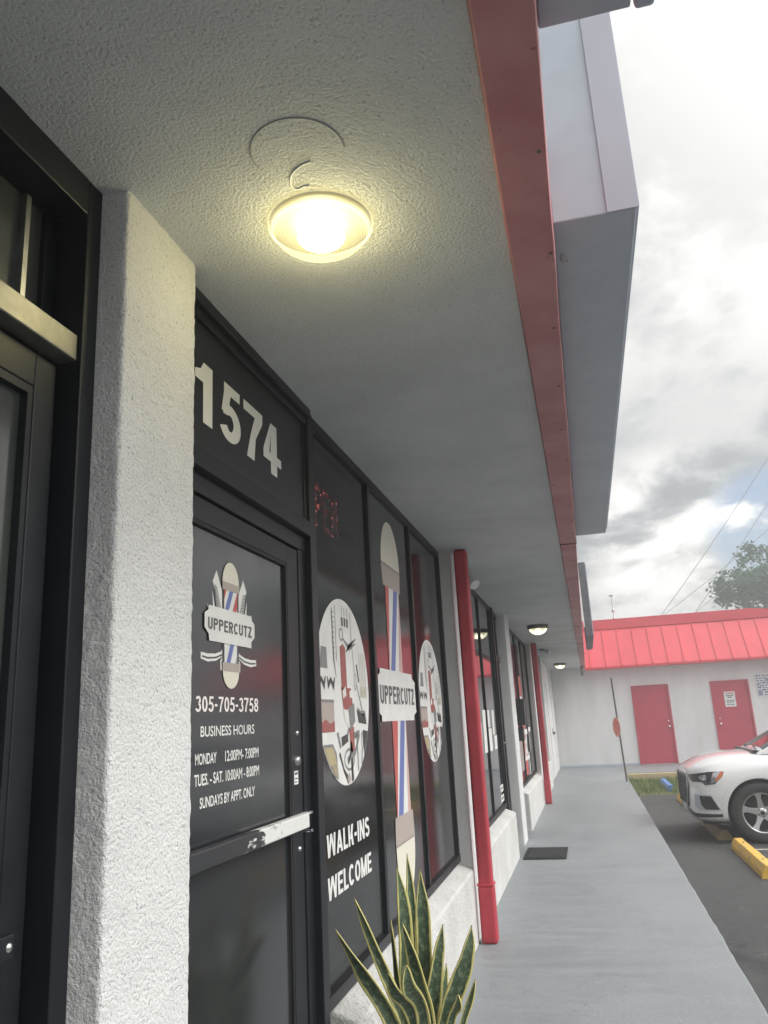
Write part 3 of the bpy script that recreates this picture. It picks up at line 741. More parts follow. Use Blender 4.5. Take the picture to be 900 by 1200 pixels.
pb = MB(); pb.box(-.996, -.968, 1.845, 2.755, 1.124, 1.172); pbo = pb.build('push_bar', chipped(), bd, bevel=.004)
for z_ in (1.108, 1.166):
    ec = MB(); ec.box(-.996, -.962, 2.757, 2.775, z_, z_+.010); ec.build('bar_bracket', M['chrome'], bd, bevel=.002)
lk = MB(); lk.lathe([(0, .012), (.012, .012), (.016, .008), (.018, 0)], (-.996, 2.715, 1.345), 'X', n=20); lk.build('lock', M['steel'], bd)
for z_ in (1.437, 1.06):
    lk = MB(); lk.lathe([(0, .007), (.007, .006), (.009, 0)], (-.996, 2.722, z_), 'X', n=14); lk.build('bolt', M['steel'], bd)
sk = Decal(-.996); sk.rect(2.685, 2.725, 1.268, 1.312, 0); sk.rect(2.69, 2.72, 1.30, 1.307, 1, 1); sk.rect(2.69, 2.72, 1.285, 1.289, 1, 1); sk.rect(2.69, 2.712, 1.274, 1.278, 1, 1)
sk.build('sticker', [M['paper'], M['ink']], bd)
XD = -1.008
dt = Decal(XD)
dt.gtext('305-705-3758', 1.983, 2.408, 1.509, 1.551, t_=.17, gap=.10)
dt.build('phone_number', M['phone_white'], bd)
for tx_, u0, u1, v0, v1, bo_ in (('BUSINESS HOURS', 2.013, 2.375, 1.444, 1.472, .012), ('MONDAY', 1.983, 2.110, 1.373, 1.402, .018), ('12:00PM- 7:00PM', 2.165, 2.406, 1.373, 1.403, .018), ('TUES. - SAT. 10:00AM - 8:00PM', 1.979, 2.409, 1.320, 1.350, .018), ('SUNDAYS BY APPT. ONLY', 2.011, 2.374, 1.263, 1.291, .018)):
    dt = Decal(XD); dt.text(tx_, u0, u1, v0, v1, bold=bo_); dt.build('opening_hours', M['white_vinyl'], bd)
# emblem on the door: barber pole, two clippers, two razors and a banner
PAL = [M['white_vinyl'], M['cream'], M['tan_vinyl'], M['red_vinyl'], M['blue_vinyl'], M['grey_vinyl'], M['dark_vinyl'], M['tan_dark'], M['pink_vinyl'], M['gold_vinyl'], M['text_vinyl'], M['oxblood_vinyl']]
WHT, CRM, TAN, RED, BLU, GRY, DRK, TDK, PNK, GLD, TXT, OXB = range(12)
def stripes(e, u0, u1, v0, v1, l, slant, order, wid):
    """slanting stripes clipped to a pole"""
    e.rect(u0, u1, v0, v1, WHT, l)
    for c, off in order:
        n = 14
        lo = []; hi = []
        for i in range(n+1):
            v = v0+(v1-v0)*i/n; a = u0+off+(v-v0)*slant
            lo.append((min(max(a, u0), u1), v)); hi.append((min(max(a+wid, u0), u1), v))
        vs = []
        for p_, q_ in zip(lo, hi): vs += [(e.X(l+1), *p_), (e.X(l+1), *q_)]
        e.add(vs, [(2*i, 2*i+1, 2*i+3, 2*i+2) for i in range(n) if hi[i][0]-lo[i][0] > 1e-4 or hi[i+1][0]-lo[i+1][0] > 1e-4], c)
e = Decal(XD, .0006)
cu_ = 2.203
def clip_shape(e, sx):
    P = lambda a, b: (cu_+sx*a, b)
    e.poly([P(-.120, 1.876), P(-.095, 1.912), P(-.060, 1.86), P(-.050, 1.79), P(-.072, 1.79)], WHT, 0)
    e.poly([P(-.110, 1.868), P(-.092, 1.862), P(-.064, 1.80), P(-.098, 1.80)], GRY, 1)
    for i in range(6): e.line([P(-.108+i*.004, 1.86-i*.010), P(-.088+i*.004, 1.852-i*.010)], .0025, WHT, 2)
    e.poly([P(-.121, 1.848), P(-.105, 1.80), P(-.118, 1.80)], WHT, 0)
    e.poly([P(-.160, 1.808), P(-.138, 1.795), P(-.140, 1.785)], WHT, 0)
    e.line([P(-.035, 1.70), P(-.060, 1.672), P(-.10, 1.660), P(-.150, 1.656), P(-.192, 1.660)], [.012, .016, .020, .022, .018], WHT, 0)
    e.line([P(-.06, 1.669), P(-.10, 1.659), P(-.15, 1.655), P(-.185, 1.658)], .0045, DRK, 1)
    e.line([P(-.05, 1.712), P(-.046, 1.67), P(-.066, 1.65), P(-.064, 1.625)], .008, WHT, 0)
clip_shape(e, 1); clip_shape(e, -1)
e.rect(cu_-.058, cu_+.058, 1.645, 1.880, DRK, 1)
stripes(e, cu_-.046, cu_+.046, 1.780, 1.862, 2, .55, ((RED, -.055), (BLU, .022-.03), (RED, .045)), .026)
stripes(e, cu_-.044, cu_+.044, 1.648, 1.715, 2, .5, ((BLU, .012), (TDK, .075)), .026)
e.rect(cu_-.060, cu_+.060, 1.862, 1.886, TAN, 4); e.rect(cu_-.060, cu_+.060, 1.624, 1.649, TAN, 4)
e.ell(cu_, 1.886, .058, .064, CRM, 3, a0=0, a1=180); e.ell(cu_, 1.625, .056, .050, CRM, 3, a0=180, a1=360)
e.poly([(2.052, 1.803), (2.352, 1.803), (2.356, 1.790), (2.376, 1.780), (2.376, 1.738), (2.350, 1.722), (2.350, 1.703), (2.055, 1.703), (2.052, 1.722), (2.026, 1.738), (2.026, 1.778), (2.050, 1.790)], WHT, 6)
e.gtext('UPPERCUTZ', 2.046, 2.352, 1.735, 1.769, TXT, 7, t_=.20, gap=.12)
e.build('emblem', PAL, bd)

# ---- barber shop window: three panes in black film
def window(y0, y1, mulls, z0, z1, pane, xf=-.972, mw_=.042, head=.05):
    f = MB()
    f.box(-1.06, xf, y0, y1, z1-head, z1); f.box(-1.06, xf+.004, y0, y1, z0, z0+.045)
    f.box(-1.06, xf, y0, y0+.03, z0+.045, z1-head); f.box(-1.06, xf, y1-.035, y1, z0+.045, z1-head)
    for m_ in mulls: f.box(-1.06, xf-.002, m_-mw_/2, m_+mw_/2, z0+.045, z1-head)
    fo = f.build('window', M['black_alu'], B, bevel=.003)
    edges = [y0+.03]+[v for m_ in mulls for v in (m_-mw_/2, m_+mw_/2)]+[y1-.035]
    for a, b in zip(edges[::2], edges[1::2]):
        q = MB(); q.box(GL-.012, GL-.004, a, b, z0+.045, z1-head); po = q.build('pane', pane[0] if isinstance(pane, list) else pane, fo)
        if isinstance(pane, list): pane = pane[1:] or pane
    return fo
W1 = window(2.905, 5.866, (3.805, 4.80), .508, S+.008, [M['film_see'], M['vinyl_black'], M['vinyl_black']])
XP = GL-.004
dw = Decal(XP); dw.gtext('WALK-INS', 2.994, 3.594, .984, 1.064, t_=.20, gap=.09); dw.build('lettering', M['white_vinyl'], W1)
dw = Decal(XP); dw.gtext('WELCOME', 2.992, 3.603, .839, .917, t_=.20, gap=.09)
dw.build('lettering', M['white_vinyl'], W1)
e = Decal(XP, .0008)
c0 = 4.285
e.ell(c0, 2.30, .218, .255, CRM, 0, a0=0, a1=180); e.rect(c0-.222, c0+.222, 2.285, 2.30, TDK, 1)
e.poly([(c0-.222, 2.288), (c0+.222, 2.288), (c0+.20, 2.172), (c0-.20, 2.172)], TAN, 0)
stripes(e, c0-.16, c0+.16, 1.70, 2.172, 0, .0, ((RED, 0), (BLU, .165)), .0)
def slant(u0, u1, v0, v1, parts):
    e.rect(u0, u1, v0, v1, WHT, 1)
    for c, a0, a1, b0, b1 in parts: e.poly([(u0+(u1-u0)*a0, v0), (u0+(u1-u0)*a1, v0), (u0+(u1-u0)*b1, v1), (u0+(u1-u0)*b0, v1)], c, 2)
slant(c0-.160, c0+.160, 1.70, 2.172, ((RED, 0, .02, 0, .26), (BLU, .10, .40, .60, .90), (PNK, .72, 1.0, .98, 1.0)))
slant(c0-.160, c0+.165, .992, 1.47, ((RED, 0, .05, 0, .40), (BLU, .12, .44, .60, .92), (PNK, .80, 1.0, .98, 1.0)))
e.poly([(c0-.205, .996), (c0+.205, .996), (c0+.222, .866), (c0-.222, .866)], TAN, 3); e.rect(c0-.222, c0+.222, .858, .868, TDK, 4)
e.ell(c0, .860, .215, .27, CRM, 3, a0=180, a1=360)
e.poly([(3.905, 1.722), (4.66, 1.722), (4.665, 1.700), (4.745, 1.675), (4.735, 1.655), (4.735, 1.53), (4.745, 1.51), (4.67, 1.49), (4.665, 1.463), (3.905, 1.463), (3.905, 1.49), (3.835, 1.51), (3.84, 1.53), (3.84, 1.655), (3.835, 1.675), (3.905, 1.70)], WHT, 5)
e.gtext('UPPERCUTZ', 3.888, 4.690, 1.548, 1.640, TXT, 6, t_=.21, gap=.11)
e.build('barber_pole_decal', PAL, W1)
def tool_disc(cu, cv, r, clip):
    """a white disc printed with loose drawings of barber tools"""
    e = Decal(XP, .0008)
    e.ell(cu, cv, r, r, WHT, 0, n=64, clip=clip)
    cl_ = [(cu+(r-.004)*math.cos(R(a)), cv+(r-.004)*math.sin(R(a))) for a in range(0, 360, 6)]
    e.clip = clip_convex(cl_, [(clip+.003, cv-1), (cu+1, cv-1), (cu+1, cv+1), (clip+.003, cv+1)])
    def P(a, b): return (cu+a*r, cv+b*r)
    def Ls(pts, w, c, l=1): e.line([P(*q) for q in pts], w*r if not isinstance(w, (list, tuple)) else [i*r for i in w], c, l)
    def Pg(pts, c, l=1): e.poly([P(*q) for q in pts], c, l)
    # long combs, razors and chains hung at the top
    Ls([(-.40, .86), (-.37, .30), (-.30, .12)], [.03, .05, .01], GRY); Ls([(-.28, .90), (-.27, .30)], .02, GRY)
    for q in range(9): Ls([(-.40, .82-q*.055), (-.33, .82-q*.055)], .012, GRY)
    for q in range(3): Pg([(-.05+q*.10, .80), (.01+q*.10, .80), (.02+q*.10, .70), (-.04+q*.10, .70)], DRK); Ls([(-.02+q*.10, .92), (-.02+q*.10, .82)], .018, GRY)
    Ls([(.30, .88), (.33, .55), (.40, .20)], .018, GRY); e.ring(*P(.42, .10), .05*r, .10*r, .018*r, GRY, 1)
    # scissors
    e.ring(*P(-.07, .60), .075*r, .075*r, .022*r, GRY, 1); Ls([(-.01, .56), (.22, .47), (.50, .54)], [.02, .07, .01], GRY); Ls([(.10, .42), (.24, .50), (.52, .60)], [.02, .05, .01], DRK)
    # razors on a rack at the right
    for q in range(4): Ls([(.62+q*.075, .44), (.64+q*.075, .06)], .014, GLD); e.ring(*P(.645+q*.075, -.01), .03*r, .07*r, .014*r, GLD, 1)
    # red barber chair in profile, on its round foot
    Pg([(-.14, .46), (-.02, .50), (.07, .46), (.09, .02), (-.12, .0)], OXB, 1); Pg([(-.14, .02), (.24, .02), (.30, -.20), (-.08, -.22)], OXB, 1)
    Pg([(-.10, -.02), (.02, .04), (.04, -.06), (-.08, -.10)], WHT, 2); Pg([(.16, -.02), (.28, .02), (.30, -.07), (.18, -.09)], WHT, 2)
    Pg([(-.10, -.20), (.10, -.24), (.14, -.42), (-.04, -.34)], WHT, 2); Pg([(.10, -.20), (.34, -.14), (.36, -.34), (.16, -.44)], GRY, 2)
    Pg([(.10, -.40), (.30, -.40), (.30, -.66), (.14, -.66)], OXB, 1)
    e.ring(*P(.08, -.74), .20*r, .12*r, .03*r, GRY, 1); Ls([(0, -.74), (.3, -.68), (.50, -.50)], [.05, .06, .04], GRY, 2); Ls([(.02, -.78), (.14, -.66)], .04, DRK, 3)
    # moustaches, cash box, hand dryer
    for q in (-.82, -.50): Ls([(q-.12, .12), (q-.09, .03), (q, .09), (q+.09, .02), (q+.14, .12)], [.02, .09, .06, .09, .02], DRK)
    Pg([(-.98, -.13), (-.42, -.13), (-.42, -.44), (-.98, -.44)], TAN, 1); Pg([(-.98, -.32), (-.86, -.35), (-.72, -.31), (-.58, -.36), (-.42, -.33), (-.42, -.44), (-.98, -.44)], OXB, 2); Ls([(-.98, -.13), (-.42, -.13)], .03, GRY, 2)
    Pg([(-.96, -.56), (-.50, -.56), (-.38, -.66), (-.34, -.90), (-.42, -1.10*.9), (-.54, -.98), (-.60, -.82), (-.96, -.80)], GRY, 1)
    Pg([(-.94, -.59), (-.52, -.59), (-.43, -.68), (-.42, -.78), (-.94, -.76)], GLD, 2); e.ell(*P(-.46, -.83), .085*r, .11*r, GLD, 3); e.ring(*P(-.46, -.83), .05*r, .07*r, .016*r, GRY, 4)
    # straight razors and clipper on the right
    Pg([(.46, .08), (.50, .06), (.74, -.28), (.70, -.30)], GRY, 1); Pg([(.44, -.22), (.80, -.24), (.84, -.38), (.50, -.36)], DRK, 1); Ls([(.46, -.20), (.60, -.24), (.8, -.24)], .03, GRY, 2)
    Pg([(.66, -.44), (.88, -.46), (.86, -.80), (.68, -.80)], DRK, 1); Pg([(.62, -.80), (.92, -.80), (.84, -.96*.98), (.70, -.98)], GRY, 1)
    # brushes and shavers along the bottom (the disc is white below them)
    Pg([(-.36, -.46), (-.30, -.44), (-.20, -.60), (-.26, -.62)], GRY, 1)
    Ls([(-.46, -1.0), (-.44, -.72)], .035, GRY)
    Pg([(-.20, -.50), (.04, -.47), (.06, -.55), (-.18, -.60)], DRK, 1); Ls([(.04, -.48), (.24, -.28)], [.05, .03], GRY)
    Ls([(-.28, -.66), (-.14, -.84), (.02, -.96)], [.05, .04, .08], DRK); Ls([(.0, -.90), (.06, -.97)], .10, TAN, 2)
    Ls([(.16, -.56), (.18, -.70), (.17, -.80), (.18, -.98)], [.06, .13, .07, .10], DRK)
    Ls([(.28, -.50), (.52, -.47)], .07, GRY); Ls([(.40, -.48), (.42, -.88)], .045, GRY)
    e.ring(*P(.62, -.56), .045*r, .10*r, .02*r, GRY, 1); Ls([(.60, -.66), (.56, -.86)], .04, GRY)
    Ls([(.50, .30), (.58, .10)], .05, DRK); Pg([(-.80, .42), (-.62, .42), (-.60, .20), (-.86, .20)], GRY, 1)
    return e
e = tool_disc(3.300, 1.600, .383, 2.952); e.build('tool_disc_decal', PAL, W1)
e = tool_disc(5.262, 1.587, .388, 4.826); e.build('tool_disc_decal', PAL, W1)

# dim LED sign hanging behind the perforated film
L = thing('open_sign', 'faint red dotted LED sign glowing behind the first black window', 'sign', (-1.06, 3.28, 2.25))
bk = MB(); bk.box(-1.075, -1.055, 3.04, 3.56, 2.24, 2.52); bk.build('housing', M['dark_gap'], L)
GL5 = {'O': ["01110","10001","10001","10001","10001","10001","01110"], 'P': ["11110","10001","10001","11110","10000","10000","10000"], 'E': ["11111","10000","10000","11110","10000","10000","11111"], 'N': ["10001","11001","10101","10101","10011","10001","10001"]}
l1 = MB(); l2 = MB()
for ci, ch in enumerate('OPEN'):
    for r_ in range(7):
        for c_ in range(5):
            if GL5[ch][r_][c_] == '1':
                for q in range(2):
                    y = 3.075+ci*.115+c_*.018+random.uniform(-.005, .005); z = 2.475-r_*.029+q*.013+random.uniform(-.004, .004)
                    mb = l1 if random.random() < .16 else l2
                    mb.lathe([(0, .004), (.0036, .003), (.005, 0)], (-1.055, y, z), 'X', n=6)
l1.build('bright_dots', M['led'], L)['kind'] = 'stuff'; l2.build('dim_dots', M['led_dim'], L)['kind'] = 'stuff'

# ---- second shop
W2 = window(6.352, 9.235, (7.35, 8.12), .508, S+.008, M['glass_dark'])
for (a, b, v0, v1) in ((7.50, 7.66, 1.42, 1.53), (7.53, 7.70, 1.12, 1.41), (7.84, 8.06, 1.13, 1.53), (8.19, 8.40, 1.36, 1.53), (8.20, 8.48, 1.13, 1.35), (8.62, 8.78, 1.28, 1.53), (8.68, 8.92, 1.13, 1.27)):
    e = Decal(XP, .001); e.poly([(a, v0), (b, v0), (b+.03, v1), (a+.02, v1)], 0); e.build('lettering', PAL, W2)
for v0 in (.585, .685):
    e = Decal(XP, .001); e.rect(8.86, 9.14, v0, v0+.07, 0); e.rect(8.9, 9.0, v0+.02, v0+.05, 5, 1); e.rect(9.03, 9.1, v0+.02, v0+.05, 5, 1); e.build('sticker', PAL, W2)
e = Decal(XP, .001); e.rect(7.44, 7.52, .62, .70, 0); e.build('sticker', PAL, W2)
d = MB()
d.box(-1.2, -.955, 9.235, 9.315, 0, S+.008); d.box(-1.2, -.985, 9.315, 9.99, 2.10, 2.17); d.box(-1.2, -.985, 9.315, 9.99, 2.63, S+.008)
d.box(-1.2, -1.0, 9.90, 9.99, 0, 2.63)
d.build('shopfront_frame', M['black_alu'], B, bevel=.003)
p = MB(); p.box(-1.05, -1.04, 9.315, 9.90, 2.17, 2.63); p.build('transom_panel', M['glass_dark'], B)
d = MB(); d.box(-1.06, -1.01, 9.32, 9.40, .01, 2.095); d.box(-1.06, -1.01, 9.82, 9.895, .01, 2.095); d.box(-1.06, -1.01, 9.40, 9.82, 2.02, 2.095); d.box(-1.06, -1.01, 9.40, 9.82, .01, .2); d.box(-1.06, -1.01, 9.40, 9.82, 1.06, 1.12)
d2 = d.build('door', M['black_alu'], B, bevel=.003)
for z0, z1 in ((.2, 1.06), (1.12, 2.02)):
    p = MB(); p.box(-1.04, -1.03, 9.40, 9.82, z0, z1); p.build('pane', M['glass_dark'], d2)
h = MB(); h.box(-1.008, -.965, 9.345, 9.385, 1.42, 1.52); h.build('lock', M['ivory'], d2, bevel=.006)
h = MB(); h.tube([(-1.01, 9.36, 1.17), (-.96, 9.36, 1.17), (-.96, 9.47, 1.17)], .008, 8); h.build('handle', M['steel'], d2)
# ---- third shop
d = MB()
d.box(-1.2, -1.0, 10.502, 10.56, 0, S+.008); d.box(-1.2, -1.0, 10.56, 11.20, 2.10, 2.16); d.box(-1.2, -1.0, 10.56, 11.2, 2.63, S+.008)
d.build('shopfront_frame', M['black_alu'], B, bevel=.003)
p = MB(); p.box(-1.05, -1.04, 10.56, 11.2, 2.16, 2.63); p.build('transom_panel', M['glass_dark'], B)
d = MB(); d.box(-1.06, -1.01, 10.57, 10.65, .01, 2.095); d.box(-1.06, -1.01, 11.12, 11.195, .01, 2.095); d.box(-1.06, -1.01, 10.65, 11.12, 2.02, 2.095); d.box(-1.06, -1.01, 10.65, 11.12, .01, .2)
d3 = d.build('door', M['black_alu'], B, bevel=.003)
p = MB(); p.box(-1.04, -1.03, 10.65, 11.12, .2, 2.02); p.build('pane', M['glass_dark'], d3)
W3 = window(11.215, 14.615, (12.35, 13.45), .508, S+.008, M['glass_dark'])
e = Decal(XP, .0012)
e.rect(12.40, 12.98, .60, 2.05, RED, 0); e.rect(13.05, 13.16, .6, 2.5, GRY, 0)
e.rect(12.38, 13.38, 1.17, 1.25, WHT, 1); e.rect(12.38, 13.38, .80, .86, WHT, 1); e.rect(12.36, 12.48, .56, 1.25, WHT, 2); e.rect(13.28, 13.40, .56, .9, WHT, 2)
e.poly([(12.55, 1.16), (12.75, 1.16), (13.15, .87), (12.95, .87)], WHT, 2); e.poly([(12.95, 1.16), (13.15, 1.16), (12.75, .87), (12.55, .87)], WHT, 3)
e.rect(13.55, 14.1, 1.20, 1.27, WHT, 0); e.rect(13.6, 13.8, .9, 1.2, TAN, 0); e.rect(12.4, 12.9, 1.55, 1.75, WHT, 1); e.rect(11.5, 12.25, .7, 1.2, TDK, 0)
e.build('poster_decal', PAL, W3)
# ---- last bay: narrow window, plain wall and a white steel door
W4 = window(15.26, 17.99, (16.2, 17.1), .52, S+.008, M['glass_dark'])
w = MB(); w.box(-1.42, -.95, 18.45, 19.55, 0, S+.008); w.box(-1.42, -.95, 19.55, 22.2, 2.20, S+.008); w.box(-1.42, -.95, 21.2, 22.2, 0, 2.2); w.build('wall_panel', M['wall_white'], B)
d = MB(); d.box(-1.0, -.94, 19.56, 20.1, 0, 2.19); d.box(-1.0, -.925, 20.1, 21.19, .01, 2.19); wd = d.build('door', M['white_door'], B, bevel=.004)
h = MB(); h.lathe([(0, .06), (.03, .055), (.035, .03), (.02, .02), (.025, 0)], (-.925, 21.08, 1.0), 'X', n=16); h.box(-.925, -.915, 21.04, 21.12, .94, 1.12); h.build('handle', M['black_plastic'], wd)

# ------------------------------------------------------------------ things on the shop building
def ceiling_lamp(name, label, x, y, near):
    t = thing(name, label, 'ceiling light', (x, y, S), 'round lamps under the overhang')
    a = MB()
    if near:
        a.lathe([(0, 0), (.128, 0), (.128, -.004), (.126, -.006), (.120, -.006), (0, -.006)], (x, y, S), n=64); a.build('base', M['lamp_pan'], t)
        prof = [(.134, -.001), (.133, -.010), (.1235, -.014)]
        for i in range(1, 26):
            u = i/26; r = .1235*math.cos(u*math.pi/2)**.8; z = -.014-.050*math.sin(u*math.pi/2)
            k_ = .0026 if i % 2 else -.0034
            prof.append((r+k_*.6, z+k_))
        prof.append((0, -.064))
        b = MB(); b.lathe(prof, (x, y, S), n=72); b.build('glass_bowl', M['lampglass'], t)
        c = MB(); c.lathe([(0, -.058), (.030, -.057), (.052, -.050), (.060, -.040), (.050, -.026), (.026, -.018), (0, -.016)], (x, y, S), n=28); c.build('bulb', M['bulb'], t)
        pl_ = bpy.data.lights.new('lamp_light', 'POINT'); pl_.energy = 1.75; pl_.color = (1, .87, .40); pl_.shadow_soft_size = .05
        po_ = bpy.data.objects.new('lamp_light', pl_); COL.objects.link(po_); po_.parent = t; po_.location = (0, 0, -.135)
    else:
        a.lathe([(0, .01), (.150, .01), (.152, -.01), (.148, -.048), (.128, -.056), (0, -.056)], (x, y, S), n=40); a.build('base', M['bronze'], t)
        b = MB(); b.lathe([(.126, -.05), (.120, -.075), (.095, -.105), (.06, -.124), (.03, -.131), (0, -.132)], (x, y, S), n=40); b.build('glass_bowl', M['lampglass_far'], t)
        c = MB(); c.lathe([(0, -.115), (.03, -.11), (.045, -.09), (.03, -.065), (0, -.06)], (x, y, S), n=20); c.build('bulb', M['bulb_far'], t)
    return t
ceiling_lamp('ceiling_lamp', 'brightly lit round glass ceiling lamp above the street number 1574', -.522, 1.690, True)
ceiling_lamp('ceiling_lamp', 'lit round lamp with a bronze rim, midway along the overhang', -.565, 11.55, False)
ceiling_lamp('ceiling_lamp', 'farthest lit round lamp with a bronze rim, close to the end wall', -.57, 20.9, False)

def sign_cabinet(name, label, y0, y1, x0, x1, z0, z1, m, lip=False):
    t = thing(name, label, 'sign cabinet', ((x0+x1)/2, y0, z0), 'sign cabinets along the roof edge')
    b = MB(); b.box(x0, x1, y0, y1, z0, z1); b.build('cabinet', m, t, bevel=.004)
    f = MB(); f.box(x1+.001, x1+.012, y0+.03, y1-.02, z0+.03, z1-.03); f.build('face_panel', M['sign_pale'], t)
    if lip:
        r = MB(); r.box(x1+.003, x1+.042, y0, y1-.012, z0-.022, z0+.026); r.build('bottom_trim', m, t, bevel=.008)
    return t
A_ = sign_cabinet('sign_cabinet', 'grey sign cabinet nearest overhead with a projecting lower lip', -2.6, 1.355, .056, .235, S+.1, S+1.1, M['sign_grey'], True)
B_ = sign_cabinet('sign_cabinet', 'long pale blue grey sign cabinet on the roof edge, seam up its near end', 2.03, 6.25, .056, .284, S+.1, S+1.2, M['sign_grey'])
sm_ = MB(); sm_.box(.205, .288, 2.024, 2.029, S+.1, S+1.2); sm_.build('end_flange', M['sign_pale'], B_)
hk = MB(); hk.tube([(.075, 2.2, S+.1), (.075, 2.2, S+.08), (.088, 2.21, S+.07), (.09, 2.21, S+.085)], .004, 6); hk.build('hook', M['steel'], B_)
C_ = sign_cabinet('sign_cabinet', 'narrow mottled sign cabinet, painted dark for shade, near the far end of the roof edge', 14.83, 18.2, .11, .235, S+.09, 4.12, M['sign_dark'])
ws = MB(); ws.box(.088, .108, 14.83, 14.86, S+.25, 4.05); ws.build('white_edge', M['white_plastic'], C_)

def drain(name, label, x, y):
    t = thing(name, label, 'drain pipe', (x, y, 0), 'red drain pipes')
    a = MB(); a.box(x-.050, x+.050, y-.045, y+.045, 0.0, S-.004); a.build('pipe', M['red_pipe'], t, bevel=.024, seg=4)
    b = MB(); b.box(x-.055, x+.055, y-.050, y+.050, 0.0, .36); b.build('boot', M['red_pipe'], t, bevel=.02, seg=3)
    c = MB(); c.box(x-.059, x+.059, y-.054, y+.054, .355, .372); c.build('collar', M['red_pipe'], t, bevel=.008)
    return t
drain('drain_pipe', 'nearest red square drain pipe, standing beside the barber shop window', -.805, 5.86)
drain('drain_pipe', 'farther red square drain pipe in front of the wide white pillar', -.815, 14.45)

t = thing('security_light', 'small white security light under the overhang behind the near red pipe', 'lamp', (-.90, 6.9, S))
a = MB(); a.box(-.93, -.87, 6.86, 6.94, S-.02, S+.002); a.build('base', M['white_plastic'], t, bevel=.005)
a = MB(); a.tube([(-.90, 6.9, S-.015), (-.885, 6.88, S-.05), (-.835, 6.84, S-.115)], [.025, .042, .05], 14); a.build('head', M['white_plastic'], t)
t = thing('security_light', 'small twin headed grey floodlight on the soffit by the farther red pipe', 'lamp', (-.74, 15.9, S))
a = MB(); a.lathe([(0, -.03), (.05, -.03), (.055, 0)], (-.74, 15.9, S), n=16); a.build('base', M['sign_dark'], t)
for sx in (-1, 1):
    a = MB(); a.tube([(-.74, 15.9, S-.02), (-.74+sx*.08, 15.88, S-.05), (-.74+sx*.14, 15.84, S-.07)], [.015, .03, .045], 10); a.build('head', M['sign_grey'], t)

t = thing('letter_box', 'black box mounted on the wall between the second and third shops', 'letter box', (-.93, 11.5, 1.2))
a = MB(); a.box(-.975, -.855, 11.46, 11.72, 1.33, 1.66); a.build('body', M['black_plastic'], t, bevel=.008)
a = MB(); a.prism([(-.98, 1.66), (-.845, 1.655), (-.845, 1.675), (-.98, 1.70)], 11.45, 11.73, 'Y'); a.build('lid', M['black_plastic'], t)
a = MB(); a.box(-.97, -.90, 11.50, 11.66, 1.12, 1.31); a.build('lower_tray', M['black_plastic'], t, bevel=.006)

t = thing('door_mat', 'dark rubber door mat lying on the grey walkway before the second shop door', 'door mat', (-.61, 9.4, 0))
a = MB(); a.box(-.835, -.388, 9.03, 9.76, .003, .014); a.build('border', M['dark_gap'], t, bevel=.004)
a = MB(); a.box(-.79, -.43, 9.09, 9.70, .0145, .018)
for i in range(12): a.box(-.79, -.43, 9.095+i*.05, 9.115+i*.05, .018, .0215)
a.build('tread', M['mat_rubber'], t)

# ------------------------------------------------------------------ back building
YB = 23.75
K = thing('back_building', 'white walled building with a red standing seam mansard roof and red doors closing the lot', 'building', (2.2, YB, 0))
w = MB(); w.box(-1.4, 9.0, YB, YB+9, G, 2.72); w.build('wall', M['wall_white'], K)
ba = MB(); ba.box(-.93, 1.21, YB-.012, YB-.001, G, .05); ba.build('wall_base', M['sign_grey'], K)
# mansard: eave, sloping seamed face, upright cap, and a hipped right end
r = MB()
e0, e1, y0, y1, z0, z1 = .03, 9.4, YB-.48, YB+.30, 2.655, 3.78
tx = 8.6
r.add([(e0, y0, z0), (e1, y0, z0), (tx+.02, y1, z1), (e0, y1, z1)], [(0, 1, 2, 3)])
r.add([(e1, y0, z0), (e1, YB+9, z0), (tx+.02, YB+9, z1), (tx+.02, y1, z1)], [(0, 1, 2, 3)])
r.add([(e0, y0, z0), (e1, y0, z0), (e1, y0, z0-.06), (e0, y0, z0-.06)], [(0, 1, 2, 3)])
r.add([(e1, y0, z0), (e1, YB+9, z0), (e1, YB+9, z0-.06), (e1, y0, z0-.06)], [(0, 1, 2, 3)])
r.box(e0, e1-.01, y0+.01, YB+.4, z0-.058, z0-.05)
r.prism([(e0, z1-.01), (tx, z1-.01), (tx, 3.80), (6.6, 3.80), (4.74, 4.03), (e0, 4.03)], y1-.03, YB+9, 'Y')
nrm = Vector((0, -(z1-z0), y1-y0)).normalized()
x = .215
while x < 9.3:
    f1_ = 1.0 if x <= tx else max(0.0, (e1-x)/(e1-tx-.02))
    a = Vector((x, y0, z0)); b = Vector((x, y0+(y1-y0)*f1_, z0+(z1-z0)*f1_)); h_ = nrm*.024; wv = Vector((.012, 0, 0))
    v = [a-wv, a+wv, b+wv, b-wv]; v = v+[q+h_ for q in v]
    r.add(v, [(4, 5, 6, 7), (0, 1, 5, 4), (1, 2, 6, 5), (2, 3, 7, 6), (3, 0, 4, 7)]); x += .413
r.box(e0, tx, y1-.055, y1-.031, z1-.03, z1+.012)
r.build('roof', M['red_metal'], K)
def red_door(y, x0, x1, knob):
    d = MB(); d.box(x0-.045, x0, y-.04, y+.01, 0, 2.10); d.box(x1, x1+.045, y-.04, y+.01, 0, 2.10); d.box(x0, x1, y-.04, y+.01, 2.055, 2.10); d.box(x0+.004, x1-.004, y-.008, y-.001, .012, 2.051)
    o = d.build('door', M['red_door'], K, bevel=.003)
    h = MB(); h.lathe([(0, -.075), (.022, -.072), (.030, -.055), (.024, -.035), (.012, -.03), (.012, -.012), (.032, -.008), (.032, 0)], (knob, y-.008, .97), 'Y', n=16)
    h.build('handle', M['chrome'], o)
    h = MB(); h.lathe([(0, -.02), (.02, -.018), (.024, 0)], (knob, y-.008, 1.11), 'Y', n=14); h.build('deadbolt', M['chrome'], o)
    return o
